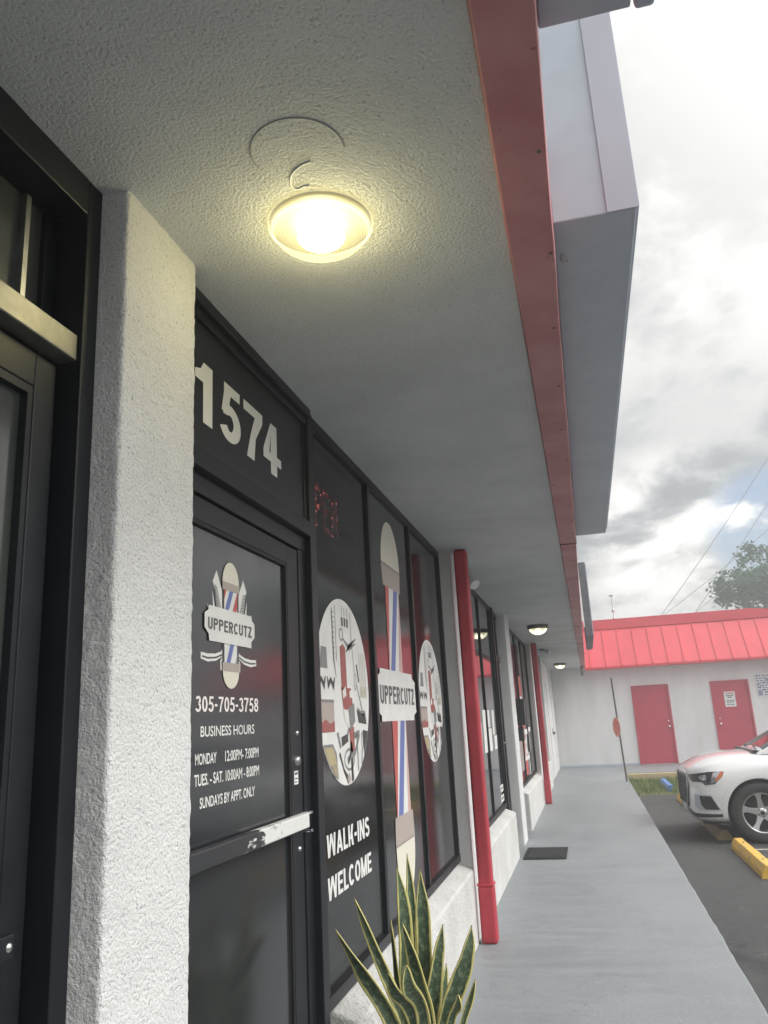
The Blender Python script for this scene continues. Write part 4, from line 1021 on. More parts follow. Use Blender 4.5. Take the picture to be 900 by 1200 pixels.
red_door(YB, 1.265, 2.165, 2.10); red_door(YB, 3.345, 4.235, 3.42)
for x_ in (1.272, 4.228):
    for z_ in (.25, 1.05, 1.85):
        hg = MB(); hg.box(x_-.006, x_+.006, YB-.018, YB-.008, z_-.05, z_+.05); hg.build('hinge', M['red_door'], K)
# notice taped to the right-hand door
t = thing('notice', 'white printed paper notice taped on the red door behind the white car', 'notice', (3.755, YB-.012, 1.6))
a = MB(); a.box(3.615, 3.895, YB-.013, YB-.0095, 1.40, 1.80); a.build('sheet', M['paper'], t)
b = MB(); c = MB()
def bars(mb, x0, x1, z, h_):
    x = x0
    while x < x1-.01:
        w_ = random.uniform(.012, .035); mb.box(x, min(x+w_, x1), YB-.0142, YB-.0135, z, z+h_); x += w_+random.uniform(.005, .010)
bars(c, 3.645, 3.865, 1.735, .03); bars(b, 3.66, 3.85, 1.675, .035); bars(b, 3.70, 3.80, 1.63, .03); bars(b, 3.65, 3.865, 1.55, .022); bars(b, 3.66, 3.85, 1.51, .022); bars(b, 3.66, 3.86, 1.445, .022)
b.build('black_print', M['ink'], t)['kind'] = 'stuff'; c.build('red_print', M['red_ink'], t)
t = thing('wall_notice', 'white board with dense blue print fixed on the white wall right of the doors', 'sign', (4.75, YB-.02, 1.9))
a = MB(); a.box(4.47, 5.05, YB-.02, YB-.002, 1.62, 2.22); a.build('board', M['paper'], t)
b = MB()
for i in range(9):
    z_ = 1.65+i*.062; x = 4.49
    while x < 5.02:
        w_ = random.uniform(.03, .12); b.box(x, min(x+w_, 5.03), YB-.0222, YB-.0205, z_, z_+random.choice((.028, .04, .05))); x += w_+random.uniform(.012, .04)
b.build('print', M['blue_ink'], t)
t = thing('roof_antenna', 'thin aerial mast standing up behind the red mansard roof', 'antenna', (1.10, YB+2.2, 3.9))
a = MB(); a.tube([(1.10, YB+2.2, 3.9), (1.095, YB+2.2, 5.0)], .012, 6); a.build('mast', M['steel'], t)
a = MB(); a.box(1.03, 1.15, YB+2.17, YB+2.23, 4.94, 4.99); a.build('aerial_head', M['steel'], t)
for z_ in (4.5, 4.25):
    a = MB(); a.lathe([(0, .06), (.03, .05), (.035, -.05), (0, -.06)], (1.10, YB+2.2, z_), n=10); a.build('clamp', M['steel'], t)

# ------------------------------------------------------------------ marker post
t = thing('marker_post', 'leaning thin dark post with a faded red octagonal sign at the grass edge', 'post', (.63, 18.37, G))
a = MB(); a.tube([(.628, 18.37, G), (.556, 18.36, 2.15)], .019, 8); a.build('pole', M['dark_pole'], t)
oc = [(math.cos(R(22.5+45*i))*.215, math.sin(R(22.5+45*i))*.215) for i in range(8)]
ang = R(70); cx_, cy_, cz_ = .545, 18.325, 1.115
a = MB()
for thick, sc__, mi in ((.0, 1.0, 0), (.003, .86, 1)):
    vs_ = []
    for sgn in (-1, 1):
        for p_, q_ in oc:
            dx, dy = math.cos(ang), -math.sin(ang)
            nx_, ny_ = -math.sin(ang), -math.cos(ang)
            off = sgn*(.003+thick)
            vs_.append((cx_+p_*sc__*dx+nx_*off, cy_+p_*sc__*dy+ny_*off, cz_+q_*sc__))
    a.add(vs_, [tuple(range(8)), tuple(range(8, 16))]+[(i, (i+1) % 8, 8+(i+1) % 8, 8+i) for i in range(8)], mi)
a.build('sign_plate', [mat('sign_edge_pink', (.70, .32, .24), .5), M['stop_orange']], t)

# ------------------------------------------------------------------ wheel stops
def wheel_stop(label, y0, L_, x0, m, chip=0):
    t = thing('wheel_stop', label, 'wheel stop', (x0+.09, y0, G), 'concrete wheel stops')
    n_ = 24; prof = [(x0, G), (x0+.012, G+.055), (x0+.05, G+.12), (x0+.135, G+.12), (x0+.172, G+.055), (x0+.185, G)]
    mb = MB(); k_ = len(prof); vs_ = []
    for i in range(n_+1):
        y = y0+L_*i/n_
        for px, pz in prof:
            q = Vector((px, y, pz)); d_ = noise.noise(q*9)*.006
            vs_.append((px+d_, y+(noise.noise(q*13)*.008 if i in (0, n_) else 0), pz+d_*(.7 if pz > G else 0)))
    mb.add(vs_, [(i*k_+j, i*k_+(j+1) % k_, (i+1)*k_+(j+1) % k_, (i+1)*k_+j) for i in range(n_) for j in range(k_)])
    mb.add(vs_[:k_], [tuple(range(k_))]); mb.add(vs_[-k_:], [tuple(range(k_))])
    mb.build('block', m, t, bevel=.006)
    for f_ in (.2, .8):
        pn = MB(); pn.lathe([(0, .128), (.012, .126), (.013, .10)], (x0+.092, y0+L_*f_, G), n=8); pn.build('pin', M['dark_pole'], t)
wheel_stop('bright yellow worn concrete wheel stop on the asphalt in front of the car', 8.95, 1.82, 1.45, M['yellow_stop'])
wheel_stop('dull tan wheel stop lying under the nose of the white car', 11.42, 1.8, 1.40, M['tan_stop'])
wheel_stop('yellow wheel stop half hidden beyond the nose of the white car', 14.6, 1.8, 1.40, M['yellow_stop'])
wheel_stop('blue wheel stop beside the grass strip', 18.0, 1.85, 1.36, M['blue_stop'])

# ------------------------------------------------------------------ white car (nose towards the walkway)
CX, CY = 3.26, 12.0
T = thing('parked_car', 'white SUV parked nose in towards the walkway with its near front wheel in view', 'car', (CX, CY, G))
def cw(X, Y, Z): return (CX-X, CY-Y, G+Z)      # car axes: X to the nose, Y to its left (our side), Z up
ST = [ # X, half width, sill z, shoulder z, bonnet edge half width, edge z, centre z
 (2.13, .46, .30, .64, .40, .80, .83), (2.11, .62, .26, .68, .55, .83, .87), (2.05, .77, .24, .72, .66, .855, .905), (1.95, .862, .23, .76, .735, .905, .965),
 (1.80, .905, .21, .81, .765, .965, 1.02), (1.50, .922, .22, .87, .785, 1.01, 1.06), (1.20, .925, .22, .90, .785, 1.015, 1.055), (.95, .925, .22, .92, .785, 1.015, 1.05),
 (.60, .922, .22, .93, .80, 1.02, 1.06), (0, .92, .22, .95, .82, 1.03, 1.06), (-.8, .922, .22, .97, .82, 1.05, 1.07), (-1.4, .925, .22, .985, .81, 1.07, 1.09),
 (-1.9, .90, .26, .99, .78, 1.08, 1.10), (-2.15, .84, .30, .98, .70, 1.07, 1.09), (-2.27, .70, .38, .94, .58, 1.02, 1.04)]
def section(X, hw, zs, zsh, be, ze, zc):
    return [(0, zs), (hw*.6, zs), (hw*.93, zs+.015), (hw*.985, zs+.10), (hw*.99, zs+.24), (hw, (zs+zsh)*.53), (hw*.995, zsh-.10), (hw*.975, zsh), (be+.35*(hw*.975-be), zsh+.72*(ze-zsh)), (be, ze), (be*.72, ze+.62*(zc-ze)), (be*.36, ze+.92*(zc-ze)), (0, zc)]
sec = [section(*s_) for s_ in ST]; n = len(sec[0])
vs_ = []
for (X, *_), se in zip(ST, sec):
    ring = se + [(-a, b) for a, b in se[-2:0:-1]]
    vs_ += [cw(X, a, b) for a, b in ring]
k_ = 2*n-2
body = MB(); body.add(vs_, [(i*k_+j, i*k_+(j+1) % k_, (i+1)*k_+(j+1) % k_, (i+1)*k_+j) for i in range(len(ST)-1) for j in range(k_)], 0, True)
# front and rear caps, swelling slightly
for idx, xo in ((0, .02), (len(ST)-1, -.02)):
    ring = vs_[idx*k_:(idx+1)*k_]; cz = sum(v[2] for v in ring)/k_
    inner = [((v[0]-xo), CY+(v[1]-CY)*.55, cz+(v[2]-cz)*.6) for v in ring]
    body.add(ring+inner, [(j, (j+1) % k_, k_+(j+1) % k_, k_+j) for j in range(k_)], 0, True); body.add(inner, [tuple(range(k_))], 0, True)
tmp = body.build('body', [M['car'], M['car_black']], T)
bm = bmesh.new(); bm.from_mesh(tmp.data); bmesh.ops.remove_doubles(bm, verts=bm.verts, dist=.0005); bmesh.ops.recalc_face_normals(bm, faces=bm.faces); bm.to_mesh(tmp.data); bm.free()
ss = tmp.modifiers.new('ss', 'SUBSURF'); ss.levels = 3; ss.render_levels = 3
cut = []
for X in (1.34, -1.34):
    for sy in (1, -1):
        c_ = MB(); c_.lathe([(0, CY-sy*.62), (.395, CY-sy*.62), (.395, CY-sy*1.2), (0, CY-sy*1.2)], (CX-X, 0, G+.355), 'Y', n=56)
        co = c_.build('cutter', M['car_black']); cut.append(co)
        bo = tmp.modifiers.new('b', 'BOOLEAN'); bo.object = co; bo.operation = 'DIFFERENCE'; bo.solver = 'EXACT'
        try: bo.material_mode = 'TRANSFER'
        except Exception: pass
dg = bpy.context.evaluated_depsgraph_get(); dg.update()
nm = bpy.data.meshes.new_from_object(tmp.evaluated_get(dg)); tmp.modifiers.clear(); tmp.data = nm; nm.name = 'body'
for co in cut: bpy.data.objects.remove(co)
for p_ in nm.polygons: p_.use_smooth = True
bm = bmesh.new(); bm.from_mesh(nm)
for ed in bm.edges:
    if len(ed.link_faces) == 2 and ed.calc_face_angle(0) > R(35): ed.smooth = False
bm.to_mesh(nm); bm.free()
if not any(m_ and m_.name == 'car_black_plastic' for m_ in nm.materials): nm.materials.append(M['car_black'])
bm = bmesh.new(); bm.from_mesh(nm); bmesh.ops.triangulate(bm, faces=bm.faces[:]); BV = BVHTree.FromBMesh(bm); bm.free()
def on_body(P, D):
    o = root_loc(T); h_ = BV.ray_cast(Vector(P)-o, Vector(D))
    return (h_[0]+o, h_[1]) if h_[0] is not None else (None, None)
EYEC = Vector((0, 0, EYE))
def patch(name, pts, org_fn, D, m, off=.004, parent=T, res=3, thick=True):
    """a panel hugging the body: outline points in a flat pattern are dropped onto the bodywork along D"""
    bm = bmesh.new(); D = Vector(D).normalized()
    dense = []
    for i in range(len(pts)):
        a, b = Vector(pts[i]), Vector(pts[(i+1) % len(pts)]); k = max(1, int((b-a).length/.03))
        dense += [a+(b-a)*j/k for j in range(k)]
    vs = [bm.verts.new(org_fn(*q)) for q in dense]; f = bm.faces.new(vs)
    f.normal_update(); o = root_loc(T); fn = f.normal.copy(); fn.normalize()
    ea = fn.orthogonal().normalized()
    if abs(fn.z) < .5: ea = Vector((0, 0, 1))
    eb = fn.cross(ea).normalized()
    for ax in (ea, eb):                                  # cut into a fine lattice so that it can follow the curve
        lo = min(v.co.dot(ax) for v in bm.verts); hi = max(v.co.dot(ax) for v in bm.verts); k = int((hi-lo)/.03)
        for j in range(1, k+1):
            bmesh.ops.bisect_plane(bm, geom=bm.verts[:]+bm.edges[:]+bm.faces[:], plane_co=ax*(lo+(hi-lo)*j/(k+1)), plane_no=ax, dist=1e-5)
    for v in bm.verts:
        P, nn = on_body(v.co, D)
        if P is None: P = v.co+D*1.0
        v.co = P - D*off - o
    bmesh.ops.recalc_face_normals(bm, faces=bm.faces)
    if sum(f_.normal.dot(D) for f_ in bm.faces) > 0: bmesh.ops.reverse_faces(bm, faces=bm.faces[:])
    ex = bmesh.ops.extrude_edge_only(bm, edges=[e_ for e_ in bm.edges if e_.is_boundary])
    for v in ex['geom']:
        if isinstance(v, bmesh.types.BMVert): v.co += D*(off+.010)
    for e_ in bm.edges:
        if len(e_.link_faces) == 2 and e_.calc_face_angle(0) > R(45): e_.smooth = False
    me = bpy.data.meshes.new(name); bm.to_mesh(me); bm.free(); me.materials.append(m)
    for p_ in me.polygons: p_.use_smooth = True
    ob = bpy.data.objects.new(name, me); COL.objects.link(ob); ob.parent = parent
    return ob
# pattern planes: front = seen along the car's length, side = seen across it, corner = from the front quarter
def fplane(s): return lambda a, b: cw(3.0, s*a, b)
def splane(s): return lambda a, b: cw(a, s*1.6, b)
def cplane(s):
    dv = Vector((.62, .785, 0)); tv = Vector((-.785, .62, 0))       # towards the viewer, and to the rear
    return lambda a, b: cw(1.75+dv.x*1.6+tv.x*a, s*(.70+dv.y*1.6+tv.y*a), b)
FD = Vector((1, 0, 0)); CDm = {1: Vector((.62, .785, 0)), -1: Vector((.62, -.785, 0))}
for s in (1, -1):
    cp = cplane(s); cd = CDm[s]
    hl = patch('headlight', [(-.36, .800), (-.02, .842), (.14, .845), (.13, .79), (.05, .700), (-.06, .685), (-.11, .725), (-.26, .72), (-.31, .745)], cp, cd, M['lens'], .006)
    patch('lamp_reflector', [(-.16, .795), (-.06, .81), (-.04, .745), (-.13, .74)], cp, cd, M['lens_in'], .009, parent=hl)
    patch('lamp_strip', [(-.35, .80), (-.02, .842), (.06, .845), (.06, .836), (-.02, .832), (-.34, .79)], cp, cd, M['car_black'], .010, parent=hl)
    patch('amber_marker', [(.105, .844), (.138, .843), (.128, .79), (.07, .725), (.055, .73)], cp, cd, M['amber'], .009, parent=hl)
    patch('lamp_reflector', [(.03, .84), (.105, .844), (.055, .73), (.04, .71), (.0, .71)], cp, cd, M['lens_in'], .009, parent=hl)
    patch('air_intake', [(-.25, .575), (.0, .57), (.075, .385), (-.20, .385), (-.27, .44)], cp, cd, M['sign_grey'], .005)
    patch('intake_mesh', [(-.16, .56), (-.01, .555), (.06, .40), (-.10, .40), (-.15, .45)], cp, cd, M['car_gloss'], .010)
    patch('lower_lip', [(-.56, .42), (-.30, .345), (.10, .345), (.09, .312), (-.27, .295), (-.56, .33)], cp, cd, M['car_black'], .006)
gr_ = patch('grille', [(-.50, .80), (.50, .80), (.56, .68), (.46, .42), (-.46, .42), (-.56, .68)], fplane(1), FD, M['car_gloss'], .006)
for i in range(8):
    y_ = -.42+i*.12
    patch('grille_bar', [(y_-.006, .785), (y_+.006, .785), (y_*.93+.006, .435), (y_*.93-.006, .435)], fplane(1), FD, M['alloy_mid'], .018, parent=gr_)
for pl in ([(-.52, .815), (.52, .815), (.50, .795), (-.50, .795)], [(-.52, .815), (-.585, .68), (-.56, .68), (-.50, .80)], [(.52, .815), (.585, .68), (.56, .68), (.50, .80)], [(-.585, .68), (-.47, .405), (-.45, .42), (-.56, .68)], [(.585, .68), (.47, .405), (.45, .42), (.56, .68)]):
    patch('grille_frame', pl, fplane(1), FD, M['alloy_mid'], .02, parent=gr_)
# cabin: glasshouse between beltline and roof
CB = [(1.26, .745, 1.01, .745, 1.02), (1.22, .76, 1.02, .745, 1.045), (.86, .785, 1.02, .715, 1.23), (.46, .80, 1.035, .675, 1.44), (.08, .81, 1.045, .652, 1.56), (-.45, .81, 1.05, .65, 1.60), (-1.2, .805, 1.06, .635, 1.58), (-1.75, .79, 1.07, .60, 1.50), (-2.08, .74, 1.08, .58, 1.30), (-2.2, .70, 1.07, .66, 1.10)]
vs_ = []; q_ = 9
for X, wb, zb_, wt_, zt in CB:
    ring = [(wb, zb_), (wb*.45+wt_*.55, zb_*.45+zt*.55), (wt_, zt), (wt_*.75, zt+.030), (0, zt+.045), (-wt_*.75, zt+.030), (-wt_, zt), (-(wb*.45+wt_*.55), zb_*.45+zt*.55), (-wb, zb_)]
    vs_ += [cw(X, a, b) for a, b in ring]
cab = MB(); cab.add(vs_, [(i*q_+j, i*q_+j+1, (i+1)*q_+j+1, (i+1)*q_+j) for i in range(len(CB)-1) for j in range(q_-1)], 0, True)
cabo = cab.build('roof', M['car'], T)
bm = bmesh.new(); bm.from_mesh(cabo.data); bmesh.ops.triangulate(bm, faces=bm.faces[:]); BV = BVHTree.FromBMesh(bm); bm.free()
def tplane(a, b): return cw(b, a, 3)
patch('windscreen', [(-.69, 1.185), (.69, 1.185), (.60, .19), (-.60, .19)], tplane, (0, 0, -1), M['car_glass'], .006)
patch('rear_window', [(-.60, -1.80), (.60, -1.80), (.63, -2.10), (-.63, -2.10)], tplane, (0, 0, -1), M['car_glass'], .006)
for s in (1, -1):
    patch('side_window', [(.92, 1.07), (.52, 1.31), (.20, 1.46), (-.42, 1.50), (-.42, 1.085)], splane(s), (0, s, 0), M['car_glass'], .006)
    patch('side_window', [(-.48, 1.085), (-.48, 1.50), (-1.15, 1.49), (-1.25, 1.10)], splane(s), (0, s, 0), M['car_glass'], .006)
    patch('side_window', [(-1.32, 1.10), (-1.22, 1.48), (-1.60, 1.42), (-1.85, 1.13)], splane(s), (0, s, 0), M['car_glass'], .006)
    mr = MB(); mr.lathe([(0, .10), (.05, .095), (.085, .05), (.09, 0), (.07, -.05), (0, -.06)], cw(.80, s*1.0, 1.10), 'X', n=18); mr.tube([cw(.80, s*.80, 1.04), cw(.80, s*.96, 1.07)], .03, 8); mr.build('mirror', M['car'], T)
    rl = MB(); rl.tube([cw(-.1, s*.66, 1.60), cw(-.7, s*.66, 1.645), cw(-1.6, s*.62, 1.56)], .014, 8); rl.build('roof_rail', M['steel'], T)
wp = MB()
wp.tube([cw(1.25, .60, 1.085), cw(1.19, .10, 1.115)], .010, 6); wp.build('wiper', M['car_black'], T); wp = MB(); wp.tube([cw(1.25, -.05, 1.10), cw(1.19, -.55, 1.10)], .010, 6); wp.build('wiper', M['car_black'], T); wp = MB(); wp.box(*sorted((cw(1.30, 0, 0)[0], cw(1.20, 0, 0)[0])), CY-.66, CY+.66, G+1.02, G+1.065); wp.build('scuttle_panel', M['car_black'], T)
def rebv(o):
    global BV
    bm = bmesh.new(); bm.from_mesh(o.data); bmesh.ops.triangulate(bm, faces=bm.faces[:]); BV = BVHTree.FromBMesh(bm); bm.free()
rebv(tmp)
for s in (1, -1):
    # door shuts and handles
    for X in (.86, -.40):
        patch('door_gap', [(X, .32), (X+.008, .32), (X+.008, .98), (X, .98)], splane(s), (0, s, 0), M['car_black'], .0015)
    patch('door_handle', [(-.10, .86), (-.30, .86), (-.30, .885), (-.10, .885)], splane(s), (0, s, 0), M['car'], .03)
    patch('sill_trim', [(.90, .24), (-.92, .24), (-.92, .34), (.90, .34)], splane(s), (0, s, 0), M['car_black'], .008)
    patch('tail_lamp', [(-1.98, .90), (-2.18, .90), (-2.16, .98), (-1.94, 1.0)], splane(s), (0, s, 0), M['redlens'], .006)
    for X in (1.34, -1.34):   # lip of the wheel arch
        pts_o = [(X+.455*math.cos(R(a)), .355+.455*math.sin(R(a))) for a in range(-8, 189, 7)]
        pts_i = [(X+.405*math.cos(R(a)), .355+.405*math.sin(R(a))) for a in range(188, -9, -7)]
        patch('wheel_arch', pts_o+pts_i, splane(s), (0, s, 0), M['car'], .007, res=1)
def wheel(X, s):
    t_ = bpy.data.objects.new('wheel', None)
    y = CY-s*.80; c_ = (CX-X, 0, G+.352); o_ = -s    # o_: outward along world Y
    def prof(l): return [(r_, y+o_*h_) for r_, h_ in l]
    ty = MB(); ty.lathe(prof([(.226, .112), (.245, .124), (.295, .129), (.330, .121), (.350, .100), (.356, .07), (.356, -.07), (.348, -.10), (.226, -.11)]), c_, 'Y', n=64)
    for h_ in (.03, -.03): ty.lathe(prof([(.3572, h_+.004), (.3572, h_-.004)]), c_, 'Y', n=64)
    ro = ty.build('wheel', M['tyre'], T)
    rim = MB()
    rim.lathe(prof([(.228, .110), (.234, .118), (.224, .114), (.217, .098), (.210, .03), (.208, -.08)]), c_, 'Y', n=64)
    for i in range(5):                       # five broad spokes
        a = 2*math.pi*i/5+.42
        ca, sa = math.cos(a), math.sin(a); pr_ = Vector((ca, 0, sa)); tn = Vector((-sa, 0, ca)); cc = Vector(c_)
        ribs = []
        for r_, w_, h_ in ((.050, .048, .090), (.10, .036, .094), (.16, .030, .100), (.20, .040, .106), (.222, .052, .108)):
            p0 = cc + pr_*r_ + Vector((0, y+o_*h_, 0)); bk_ = Vector((0, -o_*.035, 0))
            ribs.append([p0-tn*w_+bk_, p0-tn*w_*.86, p0+tn*w_*.86, p0+tn*w_+bk_])
        rim.add([q for rr in ribs for q in rr], [(j*4+m_, j*4+(m_+1) % 4, (j+1)*4+(m_+1) % 4, (j+1)*4+m_) for j in range(4) for m_ in range(4)])
    rim.lathe(prof([(0, .104), (.030, .103), (.050, .095), (.060, .085), (.062, .04)]), c_, 'Y', n=28)
    rim.build('rim', M['alloy'], ro, bevel=.003)
    br = MB(); br.lathe(prof([(0, .02), (.208, .02), (.208, -.02)]), c_, 'Y', n=40); br.build('brake_disc', M['alloy_dark'], ro)
    cp_ = MB(); cp_.lathe(prof([(0, .108), (.026, .107), (.029, .100)]), c_, 'Y', n=20)
    for i in range(5):
        a = 2*math.pi*i/5+.42+.63
        cp_.lathe(prof([(0, .100), (.009, .098), (.010, .07)]), (c_[0]+.045*math.cos(a), 0, c_[2]+.045*math.sin(a)), 'Y', n=8)
    cp_.build('hub_cap', M['alloy_dark'], ro)
for X in (1.34, -1.34):
    for s in (1, -1): wheel(X, s)
un = MB(); un.box(CX-2.0, CX+2.0, CY-.62, CY+.62, G+.20, G+.34); un.build('underbody', M['car_black'], T)

# ------------------------------------------------------------------ snake plant in the foreground
PC = Vector((-.640, 2.84, .30))
t = thing('snake_plant', 'potted snake plant with upright yellow edged leaves standing before the barber shop window', 'plant', (PC.x, PC.y, 0))
a = MB(); a.lathe([(0, .004), (.105, .004), (.112, .02), (.150, .27), (.162, .275), (.165, .325), (.150, .328), (.140, .29), (0, .288)], (PC.x, PC.y, 0), n=40); a.build('pot', M['pot'], t)
a = MB(); a.lathe([(.139, .300), (.07, .306), (0, .308)], (PC.x, PC.y, 0), n=24); a.build('soil', M['soil'], t)
LEAVES = [ # tip, middle, low point, width, twist
 ((-.888,2.75,.808),(-.800,2.75,.680),(-.704,2.75,.522),.058,.5), ((-.834,2.80,.893),(-.773,2.80,.743),(-.678,2.80,.507),.040,.2),
 ((-.730,3.00,.959),(-.712,3.00,.775),(-.705,2.97,.439),.062,-.3), ((-.712,3.10,.983),(-.703,3.08,.809),(-.70,3.0,.406),.036,.1),
 ((-.624,2.90,.964),(-.624,2.90,.771),(-.633,2.90,.475),.062,.1), ((-.546,2.85,.801),(-.575,2.85,.681),(-.605,2.85,.492),.054,-.2),
 ((-.442,2.80,.810),(-.473,2.80,.696),(-.556,2.80,.510),.060,-.3), ((-.459,2.90,.624),(-.478,2.90,.568),(-.515,2.88,.479),.024,.3),
 ((-.736,2.90,.805),(-.728,2.90,.731),(-.709,2.89,.472),.034,1.2), ((-.649,2.70,.840),(-.618,2.71,.721),(-.591,2.74,.543),.050,.35),
 ((-.589,3.00,.654),(-.581,3.00,.562),(-.585,2.96,.443),.032,.9), ((-.689,2.65,.710),(-.673,2.67,.651),(-.631,2.72,.558),.050,.4),
 ((-.493,2.75,.625),(-.498,2.76,.589),(-.530,2.78,.528),.030,.2), ((-.619,2.60,.748),(-.618,2.62,.679),(-.598,2.70,.576),.052,-.1),
 ((-.68,2.96,.70),(-.672,2.95,.60),(-.66,2.92,.45),.050,.6), ((-.56,2.94,.66),(-.575,2.93,.58),(-.60,2.90,.45),.045,-.5)]
def catmull(P, n_):
    out_ = []; Q = [P[0]*2-P[1]]+P+[P[-1]*2-P[-2]]
    for i in range(1, len(Q)-2):
        for j in range(n_):
            u = j/n_; a_, b_, c_, d_ = Q[i-1], Q[i], Q[i+1], Q[i+2]
            out_.append(.5*((2*b_)+(c_-a_)*u+(2*a_-5*b_+4*c_-d_)*u*u+(3*b_-a_-3*c_+d_)*u**3))
    out_.append(P[-1]); return out_
for tip, mid, low, wid, tw in LEAVES:
    tip, mid, low = map(Vector, (tip, mid, low))
    basep = Vector((PC.x+(low.x-PC.x)*.55, PC.y+(low.y-PC.y)*.5, .285))
    cur = catmull([basep, low, mid, tip], 12); nL = len(cur)
    view = (Vector((0, 0, EYE))-low); view.z = 0; view.normalize()
    vs_ = []; uvs = []
    for i, p_ in enumerate(cur):
        u = i/(nL-1); tgt = (cur[min(i+1, nL-1)]-cur[max(i-1, 0)]).normalized()
        sd = tgt.cross(view).normalized(); fr_ = sd.cross(tgt).normalized()
        an = tw*(u*2.0-.4)+.22*math.sin(u*6+wid*700); sd, fr_ = sd*math.cos(an)+fr_*math.sin(an), fr_*math.cos(an)-sd*math.sin(an)
        w_ = wid*.90*(.62+.38*min(1, u*2.2))*(1 if u < .62 else max(0.0, 1-((u-.62)/.38)**1.7)) * (1+.07*math.sin(u*19+wid*900))
        for j in range(9):
            q = -1+j/4; vs_.append(p_+sd*(q*w_*.5)+fr_*(abs(q)**1.5*w_*.20-.05*w_)); uvs.append((q, u))
    fs_ = [(i*9+j, i*9+j+1, (i+1)*9+j+1, (i+1)*9+j) for i in range(nL-1) for j in range(8)]
    mb = MB(); mb.add(vs_, fs_, 0, True); lo_ = mb.build('leaf', M['leaf'], t, fix=False)
    uvl = lo_.data.uv_layers.new(name='UVMap')
    for lp in lo_.data.loops: uvl.data[lp.index].uv = uvs[lp.vertex_index]
    so_ = lo_.modifiers.new('s', 'SOLIDIFY'); so_.thickness = .004; so_.offset = 0

# ------------------------------------------------------------------ tree beyond the roof
TX, TY = 12.3, 44.0
t = thing('broadleaf_tree', 'spreading green broadleaf tree rising beyond the right end of the red roof', 'tree', (TX, TY, G))
tr = MB(); tr.tube([(TX, TY, G), (TX+.1, TY, 2.5), (TX-.1, TY+.1, 5.0), (TX-.3, TY, 6.7)], [.34, .27, .22, .12], 12)
limbs = [((TX, TY, 4.6), (TX-1.8, TY-.3, 6.6), (TX-3.9, TY-.4, 7.9)), ((TX-.1, TY, 5.2), (TX-1.2, TY+.6, 7.6), (TX-2.4, TY+.4, 9.2)), ((TX, TY, 5), (TX+1.6, TY-.5, 7.2), (TX+3.2, TY-.2, 8.8)), ((TX-.1, TY, 5.6), (TX+.3, TY-1.4, 8.0), (TX-.4, TY-1.6, 9.6)), ((TX, TY, 4.3), (TX-1.4, TY-1.4, 6.2), (TX-3.0, TY-1.8, 7.0))]
for l_ in limbs: tr.tube([(p_[0], p_[1], p_[2]-(.9 if i_ else .4)) for i_, p_ in enumerate(l_)], [.15, .09, .03], 8)
tr.build('trunk', M['bark'], t)
cr = MB()
clumps = []
for (cx_, cy_, cz_, r_) in ((TX-4.4, TY-.3, 8.35, 1.0), (TX-3.4, TY-.6, 8.9, 1.15), (TX-2.6, TY, 9.3, 1.1), (TX-3.2, TY-.2, 7.7, 1.0), (TX-2.0, TY-.8, 8.1, 1.3), (TX-1.2, TY, 9.5, 1.2), (TX-.6, TY-1.2, 8.6, 1.4), (TX-1.6, TY-1.0, 7.1, .9), (TX+.6, TY, 10.0, 1.5), (TX+1.6, TY-.4, 8.8, 1.6), (TX+3.0, TY, 9.2, 1.5), (TX+.5, TY+1.2, 8.2, 1.6), (TX-2.6, TY+1.0, 8.2, 1.2), (TX+2.4, TY-.8, 7.5, 1.2), (TX-4.9, TY-.2, 8.0, .55), (TX-3.4, TY-.3, 10.0, .5)):
    cz_ -= 1.15
    for i in range(int(46*r_*r_)):
        d_ = Vector((random.gauss(0, 1), random.gauss(0, 1), random.gauss(0, .8))).normalized()*r_*random.uniform(.45, 1.08)
        clumps.append(Vector((cx_, cy_, cz_))+d_)
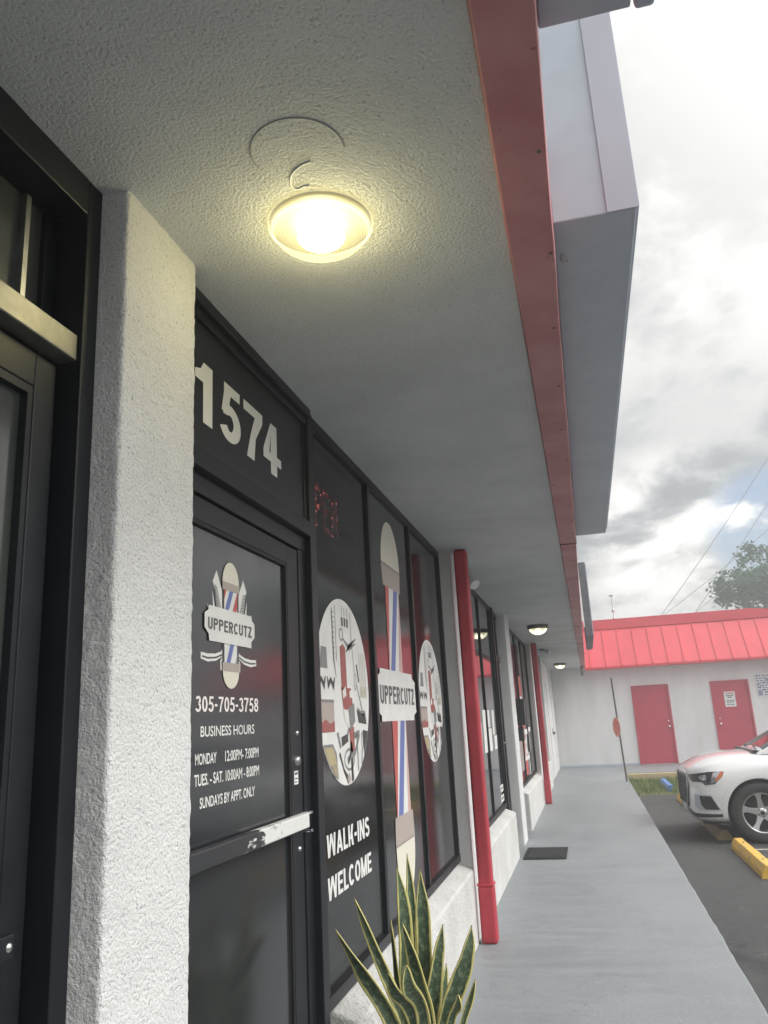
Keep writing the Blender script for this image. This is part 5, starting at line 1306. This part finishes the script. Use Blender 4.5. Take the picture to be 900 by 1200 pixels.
for c_ in clumps:
    if noise.noise(c_*.9) < -.30: continue
    rr = random.uniform(.16, .38); mi = 0 if random.random() < .45 else (1 if random.random() < .5 else 2)
    for j in range(26):
        p_ = c_+Vector((random.gauss(0, rr*.6), random.gauss(0, rr*.6), random.gauss(0, rr*.5)))
        a_ = Vector((random.gauss(0, 1), random.gauss(0, 1), random.gauss(0, .6))).normalized(); b_ = a_.cross(Vector((random.gauss(0, 1), random.gauss(0, 1), 1))).normalized()
        s1 = random.uniform(.08, .15); s2 = s1*.55
        cr.add([p_-a_*s1, p_+b_*s2, p_+a_*s1, p_-b_*s2], [(0, 1, 2, 3)], mi)
cr.build('crown', M['foliage'], t, fix=False)

# ------------------------------------------------------------------ overhead cables
def cable(label, a, b, sag, r_):
    a, b = Vector(a), Vector(b); pts = [a+(b-a)*i/24-Vector((0, 0, sag*4*(i/24)*(1-i/24))) for i in range(25)]
    m_ = MB(); m_.tube(pts, r_, 6); tag(m_.build('overhead_cable', M['wire']), label, 'cable', 'overhead cables')
cable('upper of the two thin cables crossing the sky above the tree', (1.2, 35, 2.8), (10.2, 35, 13.6), .3, .012)
cable('lower of the two thin cables crossing the sky above the tree', (3.0, 35.5, 3.2), (11.2, 35.5, 13.4), .25, .012)
cable('faint slanting cable above the red roof, left of the tree', (0.2, 40, 3.6), (9.5, 40, 9.6), .3, .012)
cable('faint slanting cable above the red roof, close under the tree', (2.6, 41, 4.0), (11.5, 41, 10.4), .3, .012)

# ------------------------------------------------------------------ scattering volume added to imitate lens glare
hz = MB(); hz.box(-401, 401, -401, 601, G-1.05, 14.2)
ho = hz.build('glare_veil', []); ho['kind'] = 'stuff'; ho['label'] = 'thin pale veil over the whole lot, added to imitate lens glare'; ho['category'] = 'glare_veil'
hm = bpy.data.materials.new('glare_veil'); hm.use_nodes = True; hn = hm.node_tree; hn.nodes.remove(hn.nodes['Principled BSDF'])
pv = hn.nodes.new('ShaderNodeVolumePrincipled'); pv.inputs['Color'].default_value = (.93, .94, .95, 1); pv.inputs['Density'].default_value = .0095; pv.inputs['Anisotropy'].default_value = .3
hn.links.new(pv.outputs[0], hn.nodes['Material Output'].inputs['Volume']); ho.data.materials.append(hm)
